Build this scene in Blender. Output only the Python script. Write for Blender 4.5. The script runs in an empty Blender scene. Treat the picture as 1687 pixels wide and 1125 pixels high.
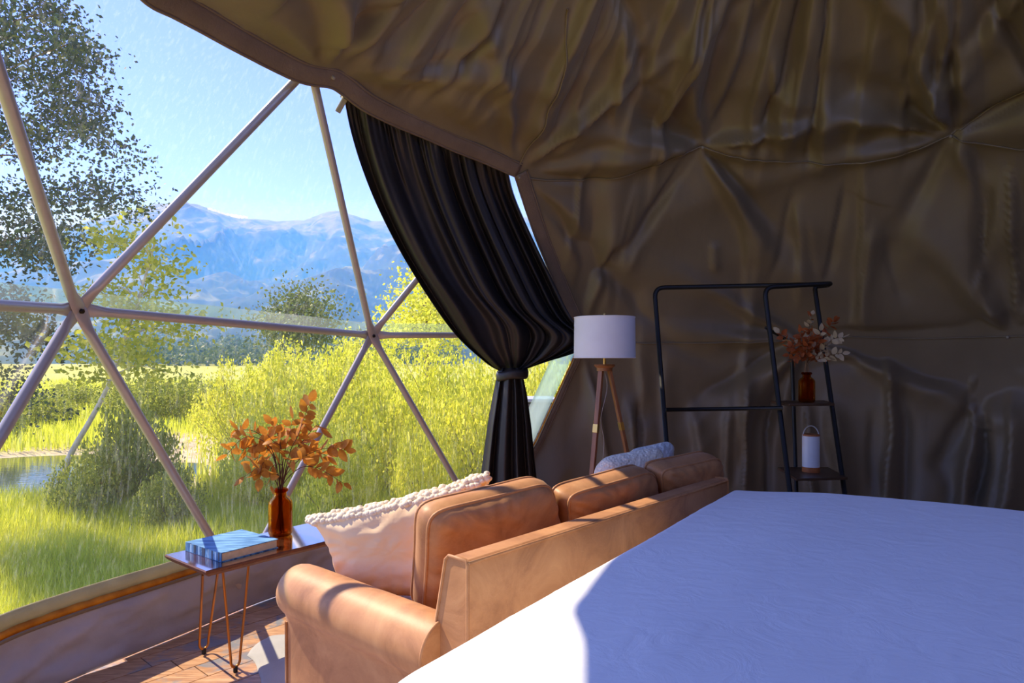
import bpy, bmesh, math, random
import numpy as np
from mathutils import Vector, Matrix

random.seed(7)
RNG = np.random.default_rng(7)
COL = bpy.context.scene.collection
SC = bpy.context.scene
R_ = math.radians

# ------------------------------------------------------------------ camera
F, HOR, CU, EYE = 1110.0, 590.0, 843.5, 1.5          # focal length in pixels, horizon row, centre column, eye height
cam_d = bpy.data.cameras.new('camera')
cam = bpy.data.objects.new('camera', cam_d); COL.objects.link(cam)
cam.location = (0, 0, EYE); cam.rotation_euler = (R_(90), 0, 0)
cam_d.sensor_width = 36.0; cam_d.lens = 36.0 * F / 1687.0
cam_d.shift_y = (HOR - 562.5) / 1687.0
cam_d.clip_start = 0.05; cam_d.clip_end = 5000
SC.camera = cam

# ------------------------------------------------------------------ world, sun, exposure
SUN_AZ, SUN_EL = 62.0, 48.6                            # degrees to the left of the view axis, degrees above the horizon
world = bpy.data.worlds.new('world'); SC.world = world; world.use_nodes = True
wn = world.node_tree.nodes; wl = world.node_tree.links; wn.clear()
sky = wn.new('ShaderNodeTexSky'); sky.sky_type = 'NISHITA'; sky.sun_disc = False
sky.sun_elevation = R_(SUN_EL); sky.sun_rotation = R_(-SUN_AZ)
sky.air_density = 1.0; sky.dust_density = 0.25; sky.ozone_density = 3.0; sky.altitude = 1900
bg = wn.new('ShaderNodeBackground'); bg.inputs['Strength'].default_value = 0.095
wo = wn.new('ShaderNodeOutputWorld')
tnt = wn.new('ShaderNodeMix'); tnt.data_type = 'RGBA'; tnt.blend_type = 'MULTIPLY'; tnt.inputs[0].default_value = 1.0; tnt.inputs[7].default_value = (0.80, 0.72, 1.11, 1)
wl.new(sky.outputs[0], tnt.inputs[6]); wl.new(tnt.outputs[2], bg.inputs[0]); wl.new(bg.outputs[0], wo.inputs[0])
sun_d = bpy.data.lights.new('sun', 'SUN'); sun_d.energy = 2.0; sun_d.angle = R_(0.6); sun_d.color = (1.0, 0.83, 0.62)
sun = bpy.data.objects.new('sun', sun_d); COL.objects.link(sun)
SUN_DIR = Vector((-math.sin(R_(SUN_AZ)) * math.cos(R_(SUN_EL)), math.cos(R_(SUN_AZ)) * math.cos(R_(SUN_EL)), math.sin(R_(SUN_EL))))
sun.rotation_euler = SUN_DIR.to_track_quat('Z', 'Y').to_euler(); sun.location = (-20, 10, 30)
vs = SC.view_settings
vs.view_transform = 'Standard'; vs.look = 'None'; vs.gamma = 1.0; vs.use_curve_mapping = False
vs.exposure = 1.95
SC.cycles.max_bounces = 10; SC.cycles.diffuse_bounces = 6; SC.cycles.transparent_max_bounces = 24
SC.cycles.volume_bounces = 2; SC.cycles.sample_clamp_indirect = 6.0

# ------------------------------------------------------------------ helpers
def lin(r, g, b):
    return tuple(((c / 255.0) / 12.92 if c <= 10 else (((c / 255.0) + 0.055) / 1.055) ** 2.4) for c in (r, g, b))

def PZ(u, v, z):
    """the point at height z seen at photograph pixel (u, v)"""
    d = F * (EYE - z) / (v - HOR)
    return np.array(((u - CU) / F * d, d, z))
def PD(u, v, d):
    """the point at depth d seen at photograph pixel (u, v)"""
    return np.array(((u - CU) / F * d, d, EYE + (HOR - v) / F * d))

DC = np.array((1.5322, 2.3627, 0.8433)); DR = 3.6698    # the dome's centre and radius
def RS(u, v, k=1.0):
    """where the ray through (u, v) meets the dome's sphere, scaled by k"""
    d = np.array(((u - CU) / F, 1.0, (HOR - v) / F)); d /= np.linalg.norm(d)
    oc = np.array((0, 0, EYE)) - DC
    b = oc @ d; q = b * b - (oc @ oc - (DR * k) ** 2)
    return np.array((0, 0, EYE)) + d * (-b + math.sqrt(max(q, 0)))
def SPH(az, el, r=DR):
    az, el = np.radians(az), np.radians(el)
    return DC + np.stack([np.cos(el) * np.cos(az), np.cos(el) * np.sin(az), np.sin(el)], -1) * np.asarray(r)[..., None]
def AZEL(p):
    d = np.asarray(p) - DC
    return math.degrees(math.atan2(d[1], d[0])), math.degrees(math.asin(d[2] / np.linalg.norm(d)))

def _hash(ix, iy, iz, seed):
    h = (ix * 374761393 + iy * 668265263 + iz * 2147483647 + seed * 974634777) & 0xFFFFFFFF
    h = ((h ^ (h >> 13)) * 1274126177) & 0xFFFFFFFF
    h = h ^ (h >> 16)
    return (h & 0xFFFF) / 65535.0
def vnoise(P, seed=0):
    P = np.asarray(P, float); I = np.floor(P).astype(np.int64); f = P - I
    f = f * f * (3 - 2 * f); out = 0
    for dx in (0, 1):
        for dy in (0, 1):
            for dz in (0, 1):
                w = (f[..., 0] if dx else 1 - f[..., 0]) * (f[..., 1] if dy else 1 - f[..., 1]) * (f[..., 2] if dz else 1 - f[..., 2])
                out = out + w * _hash(I[..., 0] + dx, I[..., 1] + dy, I[..., 2] + dz, seed)
    return out * 2 - 1
def fbm(P, sc=1.0, oc=4, seed=0):
    P = np.asarray(P, float) * sc; a = 1.0; o = 0; n = 0
    for i in range(oc):
        o = o + a * vnoise(P, seed + i * 17); n += a; a *= 0.5; P = P * 2.03 + 11.7
    return o / n
def sstep(a, b, x):
    t = np.clip((x - a) / (b - a), 0, 1); return t * t * (3 - 2 * t)

class MB:
    """collects verts and faces, links them as one mesh object"""
    def __init__(s): s.v = []; s.f = []; s.n = 0; s.mi = []
    def add(s, V, Fc, mi=0):
        V = np.asarray(V, float).reshape(-1, 3); s.v.append(V)
        for f in Fc: s.f.append([i + s.n for i in f]); s.mi.append(mi)
        s.n += len(V); return s
    def grid(s, G, close_u=False, close_v=False, mi=0, flip=False):
        nu, nv = G.shape[:2]; base = s.n; s.v.append(G.reshape(-1, 3)); s.n += nu * nv
        for i in range(nu if close_u else nu - 1):
            for j in range(nv if close_v else nv - 1):
                a = base + i * nv + j; b = base + ((i + 1) % nu) * nv + j
                c = base + ((i + 1) % nu) * nv + (j + 1) % nv; d = base + i * nv + (j + 1) % nv
                s.f.append([a, d, c, b] if flip else [a, b, c, d]); s.mi.append(mi)
        return s
    def tube(s, path, r, sides=10, caps=True, mi=0, closed=False):
        P = np.asarray(path, float); n = len(P); r = np.full(n, r) if np.isscalar(r) else np.asarray(r, float)
        if closed: T = np.roll(P, -1, 0) - np.roll(P, 1, 0)
        else: T = np.gradient(P, axis=0)
        T /= np.linalg.norm(T, axis=1)[:, None] + 1e-12
        up = np.array((0, 0, 1.0)) if abs(T[0][2]) < 0.9 else np.array((1.0, 0, 0))
        N = np.cross(up, T[0]); N /= np.linalg.norm(N); rows = []
        for i in range(n):
            N = N - T[i] * (N @ T[i]); N /= np.linalg.norm(N) + 1e-12; B = np.cross(T[i], N)
            a = np.linspace(0, 2 * np.pi, sides, endpoint=False)
            rows.append(P[i] + r[i] * (np.cos(a)[:, None] * N + np.sin(a)[:, None] * B))
        b0 = s.n; s.grid(np.array(rows), close_u=closed, close_v=True, mi=mi, flip=True)
        if caps and not closed:
            s.f.append([b0 + k for k in range(sides)]); s.mi.append(mi)
            s.f.append([b0 + (n - 1) * sides + k for k in range(sides)][::-1]); s.mi.append(mi)
        return s
    def box(s, c, e, ax=None, mi=0):
        c = np.asarray(c, float); ax = np.eye(3) if ax is None else np.asarray(ax, float); e = np.asarray(e, float) / 2
        V = [c + ax.T @ (e * np.array((x, y, z))) for x in (-1, 1) for y in (-1, 1) for z in (-1, 1)]
        return s.add(V, [[0, 1, 3, 2], [4, 6, 7, 5], [0, 4, 5, 1], [2, 3, 7, 6], [0, 2, 6, 4], [1, 5, 7, 3]], mi)
    def prism(s, poly, z0, z1, mi=0):
        n = len(poly); V = [(x, y, z0) for x, y in poly] + [(x, y, z1) for x, y in poly]
        return s.add(V, [list(range(n))[::-1], list(range(n, 2 * n))] + [[i, (i + 1) % n, n + (i + 1) % n, n + i] for i in range(n)], mi)
    def lathe(s, prof, c, sides=32, mi=0, close=True):
        a = np.linspace(0, 2 * np.pi, sides, endpoint=False); c = np.asarray(c, float)
        G = np.array([[c + np.array((r * math.cos(t), r * math.sin(t), z)) for t in a] for r, z in prof])
        return s.grid(G, close_v=True, mi=mi)
    def build(s, name, mat, parent=None, smooth=True, bevel=0.0, origin=None, angle=40, subsurf=0):
        V = np.concatenate(s.v) if s.v else np.zeros((0, 3))
        o = np.zeros(3)
        if parent is not None: o = np.array(world_loc(parent))
        elif origin is not None: o = np.asarray(origin, float)
        me = bpy.data.meshes.new(name); me.from_pydata((V - o).tolist(), [], s.f)
        mats = mat if isinstance(mat, (list, tuple)) else [mat]
        for m in mats: me.materials.append(m)
        if len(mats) > 1: me.polygons.foreach_set('material_index', np.array(s.mi, np.int32))
        me.validate(); 
        ob = bpy.data.objects.new(name, me); COL.objects.link(ob)
        if parent is not None: ob.parent = parent
        elif origin is not None: ob.location = o
        if smooth:
            me.polygons.foreach_set('use_smooth', np.ones(len(me.polygons), bool))
            if angle < 180:
                try: me.set_sharp_from_angle(angle=R_(angle))
                except Exception: pass
        if bevel:
            b = ob.modifiers.new('bevel', 'BEVEL'); b.width = bevel; b.segments = 2; b.limit_method = 'ANGLE'; b.angle_limit = R_(35)
            b.harden_normals = False
        if subsurf:
            m = ob.modifiers.new('sub', 'SUBSURF'); m.levels = subsurf; m.render_levels = subsurf
        return ob

def world_loc(o):
    p = Vector((0, 0, 0))
    while o is not None: p += Vector(o.location); o = o.parent
    return p
def thing(name, label, cat, loc, group=None):
    o = bpy.data.objects.new(name, None); COL.objects.link(o); o.location = tuple(float(x) for x in loc); o.empty_display_size = 0.1
    o['label'] = label; o['category'] = cat
    if group: o['group'] = group
    return o
def tag(o, label, cat, group=None):
    o['label'] = label; o['category'] = cat
    if group: o['group'] = group
    return o
def struct(o): o['kind'] = 'structure'; return o
def stuff(o): o['kind'] = 'stuff'; return o
def lab(o, t): o['label'] = t; return o
def fast_mesh(name, V, Q, mat, parent=None, k=4, smooth=False):
    """quads (k=4) or triangles from arrays, one object"""
    if parent is not None: V = V - np.array(world_loc(parent))
    me = bpy.data.meshes.new(name); n = len(Q)
    me.vertices.add(len(V)); me.vertices.foreach_set('co', np.ascontiguousarray(V, np.float32).ravel())
    me.loops.add(n * k); me.loops.foreach_set('vertex_index', np.ascontiguousarray(Q, np.int32).ravel())
    me.polygons.add(n); me.polygons.foreach_set('loop_start', np.arange(0, n * k, k, dtype=np.int32))
    if smooth: me.polygons.foreach_set('use_smooth', np.ones(n, bool))
    me.update(calc_edges=True); me.materials.append(mat)
    ob = bpy.data.objects.new(name, me); COL.objects.link(ob)
    if parent is not None: ob.parent = parent
    return ob
def grid_mesh(name, G, mat, parent=None, close_u=False, thickness=0):
    nu, nv = G.shape[:2]
    i = np.arange(nu if close_u else nu - 1)[:, None]; j = np.arange(nv - 1)[None, :]
    i2 = (i + 1) % nu
    Q = np.stack([i * nv + j, i2 * nv + j, i2 * nv + j + 1, i * nv + j + 1], -1).reshape(-1, 4)
    ob = fast_mesh(name, G.reshape(-1, 3), Q, mat, parent, 4, True)
    if thickness:
        m = ob.modifiers.new('solid', 'SOLIDIFY'); m.thickness = thickness; m.offset = 0
    return ob
def smooth_path(pts, n=40):
    """Catmull-Rom through points"""
    P = np.asarray(pts, float); P = np.vstack([2 * P[0] - P[1], P, 2 * P[-1] - P[-2]]); m = len(P) - 3; out = []
    for k in range(m):
        t = np.linspace(0, 1, max(2, n // m), endpoint=(k == m - 1))[:, None]
        a, b, c, d = P[k:k + 4]
        out.append(0.5 * (2 * b + (c - a) * t + (2 * a - 5 * b + 4 * c - d) * t ** 2 + (3 * b - a - 3 * c + d) * t ** 3))
    return np.vstack(out)

# ------------------------------------------------------------------ materials
class NT:
    def __init__(s, name):
        s.m = bpy.data.materials.new(name); s.m.use_nodes = True; s.t = s.m.node_tree; s.t.nodes.clear()
        s.out = s.n('ShaderNodeOutputMaterial')
    def n(s, typ, **k):
        x = s.t.nodes.new(typ)
        for a, b in k.items(): setattr(x, a, b)
        return x
    def l(s, a, b): s.t.links.new(a, b)
    def coord(s, kind='Object', scale=(1, 1, 1), rot=(0, 0, 0)):
        c = s.n('ShaderNodeTexCoord'); mp = s.n('ShaderNodeMapping')
        mp.inputs['Scale'].default_value = scale; mp.inputs['Rotation'].default_value = rot
        s.l(c.outputs[kind], mp.inputs[0]); return mp.outputs[0]
    def noise(s, vec, scale, detail=4, rough=0.55, dist=0.0):
        x = s.n('ShaderNodeTexNoise'); x.inputs['Scale'].default_value = scale; x.inputs['Detail'].default_value = detail
        x.inputs['Roughness'].default_value = rough; x.inputs['Distortion'].default_value = dist
        s.l(vec, x.inputs['Vector']); return x.outputs['Fac']
    def ramp(s, fac, stops):
        r = s.n('ShaderNodeValToRGB'); e = r.color_ramp.elements
        while len(e) > 1: e.remove(e[0])
        for i, (p, c) in enumerate(stops):
            q = e[0] if i == 0 else e.new(p); q.position = p; q.color = (*c, 1) if len(c) == 3 else c
        s.l(fac, r.inputs[0]); return r.outputs[0]
    def math(s, op, a, b=None, clamp=False):
        x = s.n('ShaderNodeMath', operation=op); x.use_clamp = clamp
        for i, q in enumerate((a, b)):
            if q is None: continue
            if isinstance(q, (int, float)): x.inputs[i].default_value = q
            else: s.l(q, x.inputs[i])
        return x.outputs[0]
    def mix(s, fac, a, b):
        x = s.n('ShaderNodeMix', data_type='RGBA')
        for nm, q in ((0, fac), (6, a), (7, b)):
            if isinstance(q, (int, float)): x.inputs[nm].default_value = q
            elif isinstance(q, tuple): x.inputs[nm].default_value = (*q, 1)
            else: s.l(q, x.inputs[nm])
        return x.outputs[2]
    def bump(s, h, strength=0.3, dist=0.01, normal=None):
        b = s.n('ShaderNodeBump'); b.inputs['Strength'].default_value = strength; b.inputs['Distance'].default_value = dist
        s.l(h, b.inputs['Height'])
        if normal is not None: s.l(normal, b.inputs['Normal'])
        return b.outputs[0]
    def bsdf(s, color, rough=0.6, normal=None, **k):
        p = s.n('ShaderNodeBsdfPrincipled')
        if isinstance(color, tuple): p.inputs['Base Color'].default_value = (*color, 1)
        else: s.l(color, p.inputs['Base Color'])
        if isinstance(rough, (int, float)): p.inputs['Roughness'].default_value = rough
        else: s.l(rough, p.inputs['Roughness'])
        if normal is not None: s.l(normal, p.inputs['Normal'])
        for a, b in k.items():
            nm = a.replace('_', ' ')
            if isinstance(b, tuple) and len(b) == 3: b = (*b, 1)
            p.inputs[nm].default_value = b
        return p.outputs[0]
    def done(s, sh): s.l(sh, s.out.inputs['Surface']); return s.m

def fabric(name, c1, c2, rough=0.8, nscale=3.0, bscale=120, bstr=0.25, bdist=0.002, wr=0.0, wrs=9.0, sheen=0.0, spec=0.3):
    t = NT(name); v = t.coord()
    col = t.ramp(t.noise(v, nscale, 4), [(0.3, c1), (0.7, c2)])
    nb = t.bump(t.noise(v, bscale, 2), bstr, bdist)
    if wr: nb = t.bump(t.noise(v, wrs, 5, 0.6, 1.2), wr, 0.02, nb)
    return t.done(t.bsdf(col, rough, nb, Sheen_Weight=sheen, Specular_IOR_Level=spec))
def plain(name, c, rough=0.5, metal=0.0, var=0.12, nscale=12, bstr=0.05):
    t = NT(name); v = t.coord(); n = t.noise(v, nscale, 4)
    a = tuple(x * (1 - var) for x in c); b = tuple(min(1, x * (1 + var)) for x in c)
    return t.done(t.bsdf(t.ramp(n, [(0.3, a), (0.7, b)]), rough, t.bump(n, bstr, 0.002), Metallic=metal))
def leafmat(name, stops, trans=0.45, rough=0.5, tb=1.15):
    t = NT(name); v = t.coord(); n = t.noise(v, 2.2, 3)
    g = t.n('ShaderNodeNewGeometry'); n2 = t.math('ADD', t.math('MULTIPLY', n, 0.6), t.math('MULTIPLY', g.outputs['Random Per Island'], 0.4))
    col = t.ramp(n2, stops)
    d = t.bsdf(col, rough, Specular_IOR_Level=0.25); tr = t.n('ShaderNodeBsdfTranslucent')
    vm = t.n('ShaderNodeVectorMath', operation='SCALE'); vm.inputs['Scale'].default_value = tb; t.l(col, vm.inputs[0]); t.l(vm.outputs[0], tr.inputs[0])
    mx = t.n('ShaderNodeMixShader'); mx.inputs[0].default_value = trans; t.l(d, mx.inputs[1]); t.l(tr.outputs[0], mx.inputs[2])
    return t.done(mx.outputs[0])

def m_liner():
    t = NT('liner_cloth'); v = t.coord()
    col = t.ramp(t.noise(v, 1.6, 4), [(0.3, (0.158, 0.114, 0.060)), (0.7, (0.208, 0.153, 0.084))])
    weave = t.noise(v, 220, 2)
    nb = t.bump(weave, 0.12, 0.001)
    c1 = t.noise(t.coord(scale=(1, 1, 0.3)), 6.5, 4, 0.55, 0.7)
    nb = t.bump(c1, 0.2, 0.02, nb)
    return t.done(t.bsdf(col, 0.5, nb, Specular_IOR_Level=0.6, Sheen_Weight=0.1))
def m_pane(name='clear_vinyl', tint=(0.96, 0.985, 0.99), base=0.030, scr=0.26):
    t = NT(name)
    v1 = t.coord(scale=(3.0, 3.0, 0.35), rot=(0.12, 0.1, 0)); v2 = t.coord(scale=(7, 7, 0.5), rot=(-0.25, 0.2, 0))
    s1 = t.ramp(t.noise(v1, 16, 3), [(0.52, (0, 0, 0)), (0.78, (1, 1, 1))])
    s2 = t.ramp(t.noise(v2, 22, 2), [(0.62, (0, 0, 0)), (0.72, (1, 1, 1))])
    cl = t.noise(t.coord(), 1.1, 3)
    hz = t.math('MULTIPLY', t.math('ADD', t.math('MULTIPLY', s1, 0.5), t.math('MULTIPLY', s2, 0.5)), t.math('MULTIPLY', cl, scr))
    fac = t.math('ADD', hz, t.math('MULTIPLY', cl, base), True)
    tr = t.n('ShaderNodeBsdfTransparent'); tr.inputs[0].default_value = (*tint, 1)
    tl = t.n('ShaderNodeBsdfTranslucent'); tl.inputs[0].default_value = (0.9, 0.93, 0.95, 1)
    m1 = t.n('ShaderNodeMixShader'); t.l(fac, m1.inputs[0]); t.l(tr.outputs[0], m1.inputs[1]); t.l(tl.outputs[0], m1.inputs[2])
    gl = t.n('ShaderNodeBsdfGlossy'); gl.inputs['Roughness'].default_value = 0.12
    fr = t.n('ShaderNodeFresnel'); fr.inputs[0].default_value = 1.25
    m2 = t.n('ShaderNodeMixShader'); t.l(t.math('MULTIPLY', fr.outputs[0], 0.22), m2.inputs[0]); t.l(m1.outputs[0], m2.inputs[1]); t.l(gl.outputs[0], m2.inputs[2])
    return t.done(m2.outputs[0])
def m_leather():
    t = NT('tan_leather'); v = t.coord()
    n = t.noise(v, 4.0, 6, 0.65, 0.8); sc = t.noise(t.coord(scale=(1, 1, 3)), 26, 5, 0.7, 2.0)
    base = t.ramp(n, [(0.28, lin(152, 101, 60)), (0.5, lin(188, 133, 84)), (0.75, lin(210, 157, 104))])
    col = t.mix(t.ramp(sc, [(0.55, (0, 0, 0)), (0.75, (0.35, 0.35, 0.35))]), base, lin(214, 158, 112))
    nb = t.bump(t.noise(v, 260, 2), 0.15, 0.001); nb = t.bump(n, 0.15, 0.012, nb)
    return t.done(t.bsdf(col, 0.5, nb, Specular_IOR_Level=0.4, Sheen_Weight=0.1))
def m_wood(name, c1, c2, rough=0.4, sc=(1, 12, 12), coat=0.0, ior=1.5, bs=0.12):
    t = NT(name); v = t.coord(scale=sc); n = t.noise(v, 3.0, 6, 0.6, 1.0)
    return t.done(t.bsdf(t.ramp(n, [(0.3, c1), (0.7, c2)]), rough, t.bump(n, bs, 0.002), IOR=ior, Coat_Weight=coat, Coat_Roughness=0.10, Coat_IOR=1.9))
def m_floor():
    t = NT('reclaimed_plank'); oi = t.n('ShaderNodeObjectInfo'); v = t.coord()
    add = t.n('ShaderNodeVectorMath', operation='ADD'); t.l(v, add.inputs[0])
    cmb = t.n('ShaderNodeCombineXYZ'); t.l(t.math('MULTIPLY', oi.outputs['Random'], 37.0), cmb.inputs[2]); t.l(cmb.outputs[0], add.inputs[1])
    mp = t.n('ShaderNodeMapping'); mp.inputs['Scale'].default_value = (2.0, 16, 4); mp.inputs['Rotation'].default_value = (0, 0, R_(-48.5)); t.l(add.outputs[0], mp.inputs[0])
    grain = t.noise(mp.outputs[0], 3, 6, 0.65, 0.8)
    wood = t.ramp(grain, [(0.25, lin(142, 100, 66)), (0.5, lin(190, 144, 102)), (0.75, lin(222, 184, 140))])
    st = t.noise(add.outputs[0], 5.5, 4, 0.6, 0.5)
    k = t.math('ADD', st, t.math('MULTIPLY', t.math('SUBTRACT', oi.outputs['Random'], 0.5), 0.22))
    col = t.mix(t.ramp(k, [(0.5, (0, 0, 0)), (0.62, (0.85, 0.85, 0.85))]), wood, lin(118, 130, 138))
    return t.done(t.bsdf(col, 0.38, t.bump(grain, 0.2, 0.002), Specular_IOR_Level=0.5))
def m_amber():
    t = NT('amber_glass')
    g = t.n('ShaderNodeBsdfGlass'); g.inputs['Color'].default_value = (0.86, 0.46, 0.13, 1); g.inputs['Roughness'].default_value = 0.02; g.inputs['IOR'].default_value = 1.25
    tr = t.n('ShaderNodeBsdfTransparent'); tr.inputs[0].default_value = (0.84, 0.48, 0.15, 1)
    mx = t.n('ShaderNodeMixShader'); mx.inputs[0].default_value = 0.45; t.l(g.outputs[0], mx.inputs[1]); t.l(tr.outputs[0], mx.inputs[2])
    return t.done(mx.outputs[0])
def m_book():
    t = NT('book_cover'); v = t.coord(rot=(0, 0, R_(-30)))
    w = t.noise(t.coord(scale=(1.2, 14, 3), rot=(0, 0, R_(-39))), 4.0, 5, 0.6, 0.5)
    col = t.ramp(w, [(0.25, lin(22, 60, 104)), (0.45, lin(58, 118, 168)), (0.6, lin(122, 176, 212)), (0.75, lin(44, 92, 142))])
    return t.done(t.bsdf(col, 0.6))
def m_ground():
    t = NT('meadow'); v = t.coord(); n = t.noise(v, 0.35, 5); n2 = t.noise(v, 3.0, 4); sep = t.n('ShaderNodeSeparateXYZ'); t.l(v, sep.inputs[0])
    g = t.ramp(t.math('ADD', t.math('MULTIPLY', n, 0.6), t.math('MULTIPLY', n2, 0.4)), [(0.3, (0.30, 0.34, 0.04)), (0.5, (0.50, 0.50, 0.07)), (0.7, (0.64, 0.60, 0.13))])
    def blob(cx, cy, rx, ry, rot=0.0):
        mp = t.n('ShaderNodeMapping', vector_type='TEXTURE'); mp.inputs['Location'].default_value = (cx, cy, 0); mp.inputs['Rotation'].default_value = (0, 0, rot)
        mp.inputs['Scale'].default_value = (rx, ry, 1000); t.l(v, mp.inputs[0])
        ln = t.n('ShaderNodeVectorMath', operation='LENGTH'); t.l(mp.outputs[0], ln.inputs[0])
        d = t.math('ADD', ln.outputs['Value'], t.math('MULTIPLY', t.math('SUBTRACT', n2, 0.5), 0.9))
        return t.ramp(d, [(0.75, (1, 1, 1)), (1.05, (0, 0, 0))])
    m = t.math('MAXIMUM', blob(-6.7, 13.5, 1.3, 6.0, R_(25)), blob(-9.5, 12.3, 3.6, 3.9), True)
    sand = t.ramp(n2, [(0.3, lin(168, 150, 112)), (0.7, lin(214, 196, 158))])
    return t.done(t.bsdf(t.mix(m, g, sand), 0.95))
def m_mountain():
    t = NT('mountain_slope'); v = t.coord(); sep = t.n('ShaderNodeSeparateXYZ'); t.l(v, sep.inputs[0])
    big = t.noise(v, 0.012, 5, 0.55, 0.6); fine = t.noise(v, 0.09, 6, 0.7); mid = t.noise(v, 0.03, 5, 0.6, 0.4)
    forest = t.ramp(fine, [(0.35, (0.010, 0.028, 0.016)), (0.65, (0.035, 0.065, 0.03))])
    mead = t.ramp(fine, [(0.3, (0.16, 0.2, 0.06)), (0.7, (0.32, 0.32, 0.13))])
    rock = t.ramp(fine, [(0.3, (0.10, 0.11, 0.10)), (0.7, (0.36, 0.36, 0.35))])
    hgt = t.math('DIVIDE', sep.outputs['Z'], 180.0)
    c = t.mix(t.ramp(mid, [(0.56, (0, 0, 0)), (0.64, (1, 1, 1))]), forest, mead)
    hk = t.math('ADD', t.math('MULTIPLY', hgt, 0.75), t.math('MULTIPLY', t.math('SUBTRACT', mid, 0.5), 1.3))
    c = t.mix(t.ramp(hk, [(0.55, (0, 0, 0)), (0.72, (1, 1, 1))]), c, rock)
    return t.done(t.bsdf(c, 0.95))
def m_water():
    t = NT('creek_water'); v = t.coord(); n = t.noise(t.coord(scale=(1, 2.5, 1)), 3.0, 3)
    return t.done(t.bsdf((0.03, 0.05, 0.05), 0.06, t.bump(n, 0.12, 0.03), Specular_IOR_Level=0.8))

LINER = m_liner()
PANE = m_pane()
PANE_SEAM = m_pane('vinyl_seam', (0.72, 0.86, 0.62), 0.22, 0.1)
PANE_EDGE = m_pane('vinyl_edge', (0.62, 0.8, 0.74), 0.5, 0.1)
LEATHER = m_leather()
TUBE = plain('galvanised_tube', lin(176, 168, 164), 0.35, 0.25, 0.05, 20, 0.03)
BOLT = plain('dark_bolt', lin(60, 52, 48), 0.4, 0.9)
SKIRT = fabric('skirt_canvas', lin(152, 152, 162), lin(178, 177, 184), 0.5, 3, 260, 0.15, 0.001, 0.2, 6)
def thin_cloth(name, c1, c2, k, nscale):
    t = NT(name); v = t.coord(); n = t.noise(v, nscale, 4)
    col = t.ramp(n, [(0.3, c1), (0.7, c2)]); d = t.bsdf(col, 0.7, t.bump(t.noise(v, 90, 3), 0.5, 0.004)); tr = t.n('ShaderNodeBsdfTranslucent'); t.l(col, tr.inputs[0])
    mx = t.n('ShaderNodeMixShader'); mx.inputs[0].default_value = k; t.l(d, mx.inputs[1]); t.l(tr.outputs[0], mx.inputs[2]); return t.done(mx.outputs[0])
ORANGE = thin_cloth('amber_seal', lin(196, 132, 30), lin(232, 172, 56), 0.5, 14)
TANPVC = thin_cloth('tan_border', lin(176, 168, 134), lin(198, 190, 154), 0.35, 5)
CURTAIN = fabric('curtain_satin', (0.014, 0.012, 0.011), (0.024, 0.021, 0.02), 0.5, 3, 320, 0.12, 0.001, 0.08, 14, 0.0, 0.5)
SHEET = fabric('white_sheet', (0.86, 0.87, 0.88), (0.90, 0.91, 0.92), 0.85, 2, 420, 0.12, 0.0008, 0.22, 9)
CREAM = fabric('cream_cotton', lin(243, 208, 162), lin(250, 222, 180), 0.85, 4, 320, 0.2, 0.001, 0.1, 12)
KNIT = fabric('cream_knit', lin(232, 214, 182), lin(244, 230, 204), 0.9, 8, 90, 0.6, 0.004)
def m_knit(name, c1, c2):
    t = NT(name); v = t.coord()
    vo = t.n('ShaderNodeTexVoronoi'); vo.inputs['Scale'].default_value = 70; t.l(v, vo.inputs['Vector'])
    col = t.ramp(t.noise(v, 9, 3), [(0.35, c1), (0.65, c2)])
    return t.done(t.bsdf(col, 0.9, t.bump(vo.outputs['Distance'], 0.9, 0.006), Sheen_Weight=0.2))
KNIT2 = m_knit('stitched_knit', lin(206, 204, 190), lin(232, 226, 206))
BLACK = plain('black_metal', (0.006, 0.006, 0.006), 0.5, 0.1, 0.1)
COPPER = plain('copper_rod', lin(184, 122, 62), 0.32, 0.85, 0.08)
BRASS = plain('brass', lin(200, 160, 90), 0.3, 0.9, 0.06)
WALNUT = m_wood('walnut_top', lin(52, 28, 18), lin(92, 52, 30), 0.12, (3, 14, 6), 1.0, 2.2, 0.02)
WALNUT_EDGE = m_wood('walnut_bark_edge', lin(84, 48, 28), lin(122, 74, 44), 0.6, (3, 10, 20))
LAMPWOOD = m_wood('lamp_wood', lin(118, 74, 42), lin(152, 100, 60), 0.45, (12, 12, 1.2))
SHELFWOOD = m_wood('shelf_wood', lin(58, 40, 28), lin(84, 60, 42), 0.4, (3, 12, 6))
LIGHTWOOD = m_wood('lantern_wood', lin(150, 84, 44), lin(186, 112, 62), 0.5, (3, 12, 6))
SHADE = fabric('white_linen', (0.74, 0.74, 0.76), (0.8, 0.8, 0.82), 0.85, 6, 300, 0.2, 0.001)
WHITE = plain('white_enamel', (0.72, 0.74, 0.78), 0.4, 0, 0.03)
AMBER = m_amber()
BOOK = m_book(); PAGES = fabric('book_pages', lin(214, 186, 148), lin(228, 204, 168), 0.9, 40, 300, 0.3)
INK = plain('dark_ink', lin(34, 56, 84), 0.5); INK2 = plain('pale_ink', lin(158, 196, 222), 0.5)
DRIED = leafmat('dried_leaf', [(0.2, lin(128, 76, 26)), (0.5, lin(190, 122, 44)), (0.8, lin(224, 160, 66))], 0.4)
DRIED_RED = leafmat('dried_leaf_rust', [(0.2, lin(124, 56, 28)), (0.5, lin(172, 88, 44)), (0.8, lin(196, 120, 70))], 0.35)
DRIED_PALE = leafmat('dried_leaf_pale', [(0.2, lin(186, 164, 128)), (0.8, lin(214, 196, 160))], 0.35)
TWIG = plain('twig_bark', lin(92, 56, 36), 0.8)
PALETWIG = plain('pale_twig', lin(134, 104, 74), 0.8)
PLANK = m_floor(); SUBFLOOR = plain('subfloor', lin(120, 84, 58), 0.6)
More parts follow.
